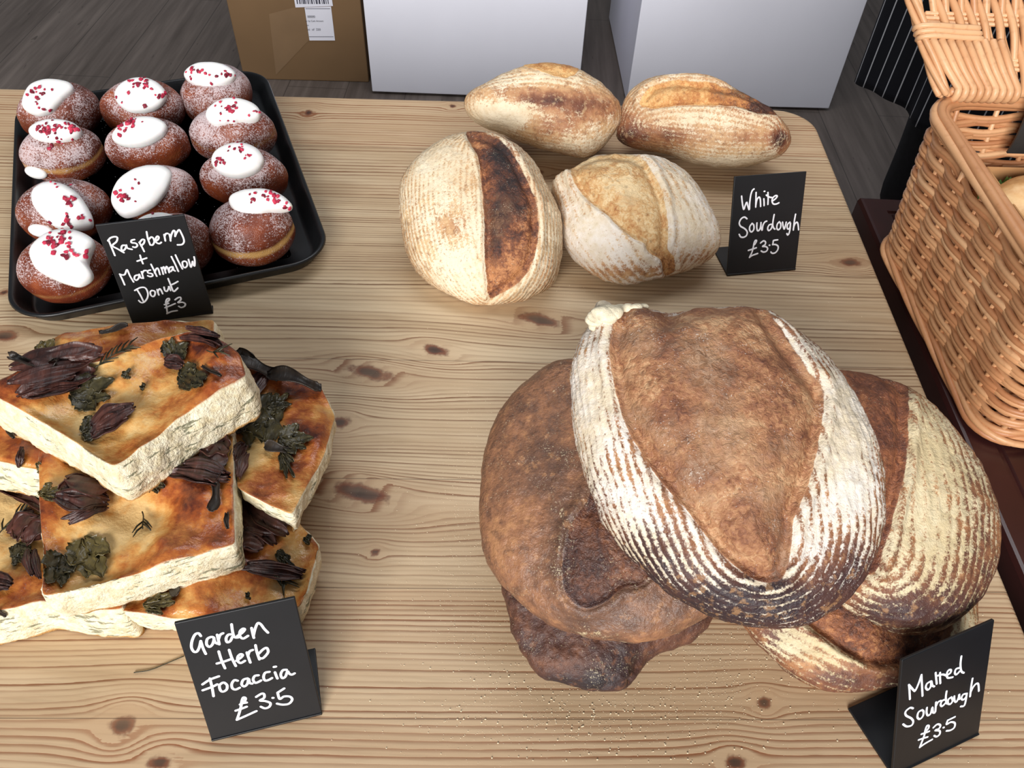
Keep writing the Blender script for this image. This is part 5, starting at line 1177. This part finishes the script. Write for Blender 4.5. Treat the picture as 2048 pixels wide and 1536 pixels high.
    GH = [[[(392,440),(370,415),(335,430),(308,490),(303,550),(325,590),(355,590),(378,550),(392,490)],[(392,490),(415,560),(440,612)],
           [(490,450),(455,470),(448,520),(475,545),(505,520),(520,465),(505,450)],[(515,455),(530,500),(555,515)],[(550,430),(562,480),(570,520)],[(562,475),(578,432),(605,415)],
           [(690,425),(655,430),(635,465),(645,500),(675,490),(695,450)],[(688,330),(698,400),(715,450),(750,455)],[(745,440),(790,410),(815,378),(795,372),(768,400),(770,445),(800,465),(845,440)],
           [(880,365),(892,420),(902,458)],[(898,440),(915,370),(940,318),(970,330),(1000,370),(1037,408)]],
          [[(565,590),(590,670),(625,750)],[(665,575),(690,650),(728,728)],[(548,705),(620,685),(690,660)],[(735,678),(775,650),(795,625),(775,615),(748,640),(748,680),(775,700),(815,680)],[(835,600),(850,645),(868,695)],[(845,630),(860,590),(890,575)],
           [(918,530),(930,590),(955,665)],[(950,650),(985,655),(1020,625),(1040,590),(1025,555),(990,570),(950,610)]],
          [[(480,850),(500,930),(515,1018)],[(410,905),(480,860),(565,828)],[(412,962),(500,930),(550,905)],[(600,890),(572,915),(580,960),(605,975),(640,955),(645,915),(620,890),(600,890)],[(745,870),(715,865),(690,900),(695,940),(725,955),(765,938)],
           [(840,848),(800,862),(785,905),(810,925),(840,900),(852,850),(862,890),(885,898)],[(945,818),(910,825),(895,860),(915,890),(950,880),(970,868)],[(1050,785),(1010,795),(995,835),(1010,868),(1045,862),(1075,845)],[(1105,790),(1118,825),(1128,848)],[(1095,738),(1112,735)],
           [(1215,765),(1180,770),(1160,810),(1175,845),(1205,830),(1225,780),(1240,800),(1265,812),(1292,800)]],
          [[(785,1085),(815,1065),(822,1038),(800,1032),(785,1070),(780,1110),(765,1170),(740,1245)],[(728,1158),(780,1140),(832,1120)],[(770,1098),(800,1085),(832,1080)],[(740,1245),(820,1210),(925,1162)],[(925,1025),(975,995),(1000,1000),(1000,1035),(960,1060),(1010,1065),(1060,1085),(1050,1120),(1010,1135),(970,1120)],
           [(1085,1035)],[(1130,985),(1192,945)],[(1130,985),(1150,1045),(1190,1022),(1245,1022),(1270,1050),(1240,1090),(1180,1100),(1125,1090)]]]
    sign('chalkboard reading Garden Herb Focaccia £3.5 in front of the focaccia pile', (424, 1484), (645, 1430), (348, 1246), (588, 1196), 24, .047, GH, 4.8, (320, 1180), .00092)
    MS = [[[(632,780),(636,830),(640,905)],[(630,775),(675,825),(690,825),(720,760),(745,685)],[(745,685),(750,780),(755,875)],[(825,745),(795,765),(785,800),(805,820),(830,790),(835,740),(845,780),(862,790)],[(875,665),(880,720),(885,765)],
           [(915,665),(915,710),(918,760)],[(895,690),(940,680),(972,690)],[(975,690),(1010,665),(1015,640),(995,640),(978,670),(985,710),(1030,705)],[(1095,620),(1062,630),(1050,665),(1065,680),(1095,650)],[(1110,515),(1102,590),(1110,650),(1132,665)]],
          [[(668,990),(640,985),(600,1020),(605,1055),(650,1080),(670,1110),(655,1145),(610,1155),(578,1135)],[(750,1005),(718,1025),(708,1070),(730,1088),(758,1060),(765,1020),(750,1005)],[(795,985),(792,1030),(805,1055),(830,1035),(845,980),(850,1025),(865,1030)],[(878,935),(875,985),(872,1020)],[(878,970),(895,935),(920,920)],
           [(965,910),(935,920),(920,955),(935,970),(965,940)],[(975,835),(968,890),(975,940),(985,945)],[(1015,890),(990,910),(988,945),(1010,950),(1030,920),(1020,890),(1015,890)],[(1045,880),(1048,920),(1065,930),(1085,890),(1090,860),(1092,905)],[(1155,855),(1125,865),(1110,900),(1130,910),(1155,880),(1160,850),(1150,920),(1135,965),(1105,972)],[(1212,718),(1200,790),(1190,880)],[(1192,850),(1215,800),(1245,765),(1265,770),(1270,830)]],
          [[(790,1195),(810,1170),(812,1150),(795,1150),(780,1190),(770,1240),(730,1345)],[(745,1225),(785,1212),(815,1200)],[(720,1278),(765,1262),(800,1252)],[(730,1345),(780,1310),(842,1275)],[(855,1165),(890,1135),(918,1145),(905,1175),(870,1190),(910,1195),(912,1225),(885,1248),(862,1240)],[(948,1165)],[(985,1100),(1050,1068)],[(985,1100),(975,1135),(1015,1115),(1050,1125),(1045,1165),(1010,1190),(975,1195)]]]
    sign('chalkboard reading Malted Sourdough £3.5 in front of the big brown loaves', (1785, 1555), (1957, 1471), (1802, 1322), (1990, 1240), 26, .047, MS, 4.571, (1680, 1200), .00085)
    RM = [[[(168,430),(200,510),(245,620)],[(160,440),(190,405),(240,390),(275,400),(265,450),(215,500),(280,540),(355,585)],[(370,495),(335,500),(325,540),(350,560),(380,525),(385,490),(400,530),(455,545)],[(485,425),(450,435),(450,462),(500,470),(522,495),(500,520),(468,515)],[(545,460),(575,510),(605,570)],[(550,460),(580,425),(608,430),(602,468),(568,502)],
           [(635,330),(650,410),(680,490)],[(665,420),(690,395),(715,405),(730,450),(710,490),(682,490)],[(735,450),(775,425),(785,395),(765,385),(745,420),(755,460),(790,475),(815,460)],[(850,365),(860,410),(865,440)],[(855,390),(870,355),(895,350)],[(915,360),(925,400),(930,440)],[(928,425),(940,365),(965,315),(985,330),(985,385)],[(985,385),(1005,340),(1035,305),(1060,345),(1085,400),(1095,450),(1070,485),(1015,490)]],
          [[(555,618),(570,670),(590,720)],[(520,690),(575,672),(635,652)]],
          [[(312,865),(335,910),(365,980)],[(305,850),(340,860),(370,850),(395,795),(430,870),(475,945)],[(530,860),(495,870),(485,905),(510,925),(540,895),(545,850),(560,890),(580,900)],[(572,820),(585,860),(595,900)],[(580,845),(600,810),(630,805)],[(680,800),(650,810),(655,835),(700,845),(710,870),(680,880),(650,870)],[(690,730),(725,800),(760,875)],[(735,835),(750,790),(775,780),(800,855)],
           [(815,770),(830,810),(840,850)],[(825,790),(845,760),(860,800),(870,835)],[(865,800),(880,755),(900,790),(912,830)],[(945,760),(915,775),(915,810),(935,815),(955,785),(955,755),(970,800),(985,810)],[(940,635),(985,725),(1025,815)],[(990,615),(1030,700),(1075,785)],[(1100,690),(1075,705),(1085,755),(1110,770),(1135,740),(1125,700),(1100,690)],[(1150,670),(1165,720),(1180,765),(1195,720),(1200,690),(1210,730),(1225,750),(1228,690),(1218,638)]],
          [[(515,1035),(560,1110),(595,1180)],[(490,1050),(560,1015),(620,1020),(650,1080),(645,1140),(610,1190),(570,1200),(540,1175)],[(700,1050),(680,1070),(690,1110),(720,1125),(740,1095),(735,1060),(700,1050)],[(765,1040),(775,1075),(785,1105)],[(775,1060),(795,1030),(815,1050),(832,1090)],[(850,1010),(860,1050),(885,1060),(905,1025),(910,1000),(930,1050)],[(900,905),(930,980),(965,1060),(1000,1040),(1018,1020)],[(930,985),(975,965),(1018,940)]],
          [[(885,1195),(912,1170),(912,1150),(888,1155),(872,1190),(878,1240),(890,1330)],[(855,1225),(880,1218),(905,1208)],[(862,1262),(920,1240),(985,1212)],[(885,1335),(940,1310),(1010,1298)],[(985,1165),(1020,1140),(1050,1135),(1055,1165),(1020,1200),(1075,1195),(1110,1215),(1100,1245),(1060,1260),(1030,1245)]]]
    sign('chalkboard reading Raspberry + Marshmallow Donut £3 leaning at the tray front', (266, 650), (427, 627), (196, 456), (361, 424), 8, .010, RM, 6.144, (190, 410), .00085)

def flour_specks():
    rng = np.random.RandomState(12); mb = MB()
    def patch(cx, cy, sx, sy, cnt, lo, hi):
        for _ in range(cnt):
            x, y = cx + rng.normal() * sx, cy + rng.normal() * sy
            if not (0 < x < 2048 and 560 < y < 1536): continue
            p = at(x, y, TZ)
            if p[0] > .375: continue
            s = lo + (hi - lo) * rng.rand() ** 3; q = p + np.array([0, 0, s * .5])
            mb.add([q + np.array(d) * s * rng.uniform(.7, 1.2) for d in ((1, 0, 0), (0, 1, 0), (-1, 0, 0), (0, -1, 0), (0, 0, .6), (0, 0, -.6))], [(0, 1, 4), (1, 2, 4), (2, 3, 4), (3, 0, 4), (1, 0, 5), (2, 1, 5), (3, 2, 5), (0, 3, 5)])
    patch(1250, 1420, 190, 60, 1100, .00022, .00075); patch(1430, 1330, 60, 60, 420, .00022, .0006); patch(945, 1050, 40, 160, 900, .00015, .0004); patch(1000, 1300, 90, 90, 420, .00018, .0005)
    patch(850, 1250, 120, 150, 260, .00015, .0005); patch(1850, 1400, 90, 60, 160, .0002, .0007); patch(760, 880, 120, 160, 120, .0001, .0004); patch(1130, 585, 40, 20, 90, .0001, .0004); patch(1700, 650, 60, 60, 40, .0002, .0006)
    o = mb.build('flour_specks', plain('semolina', rgb(238, 222, 190), .7, .3, .03, 50), None, False); tag(o, 'pale specks of flour and semolina scattered on the pine around the loaves', 'flour', kind='stuff')

structure()
pine_table(); dark_table(); plinths_and_box()
hf = hamper(); person()
loaves(); baking_tray(); donuts(); focaccia(); signs()
roll_and_lettuce(*hf); flour_specks()
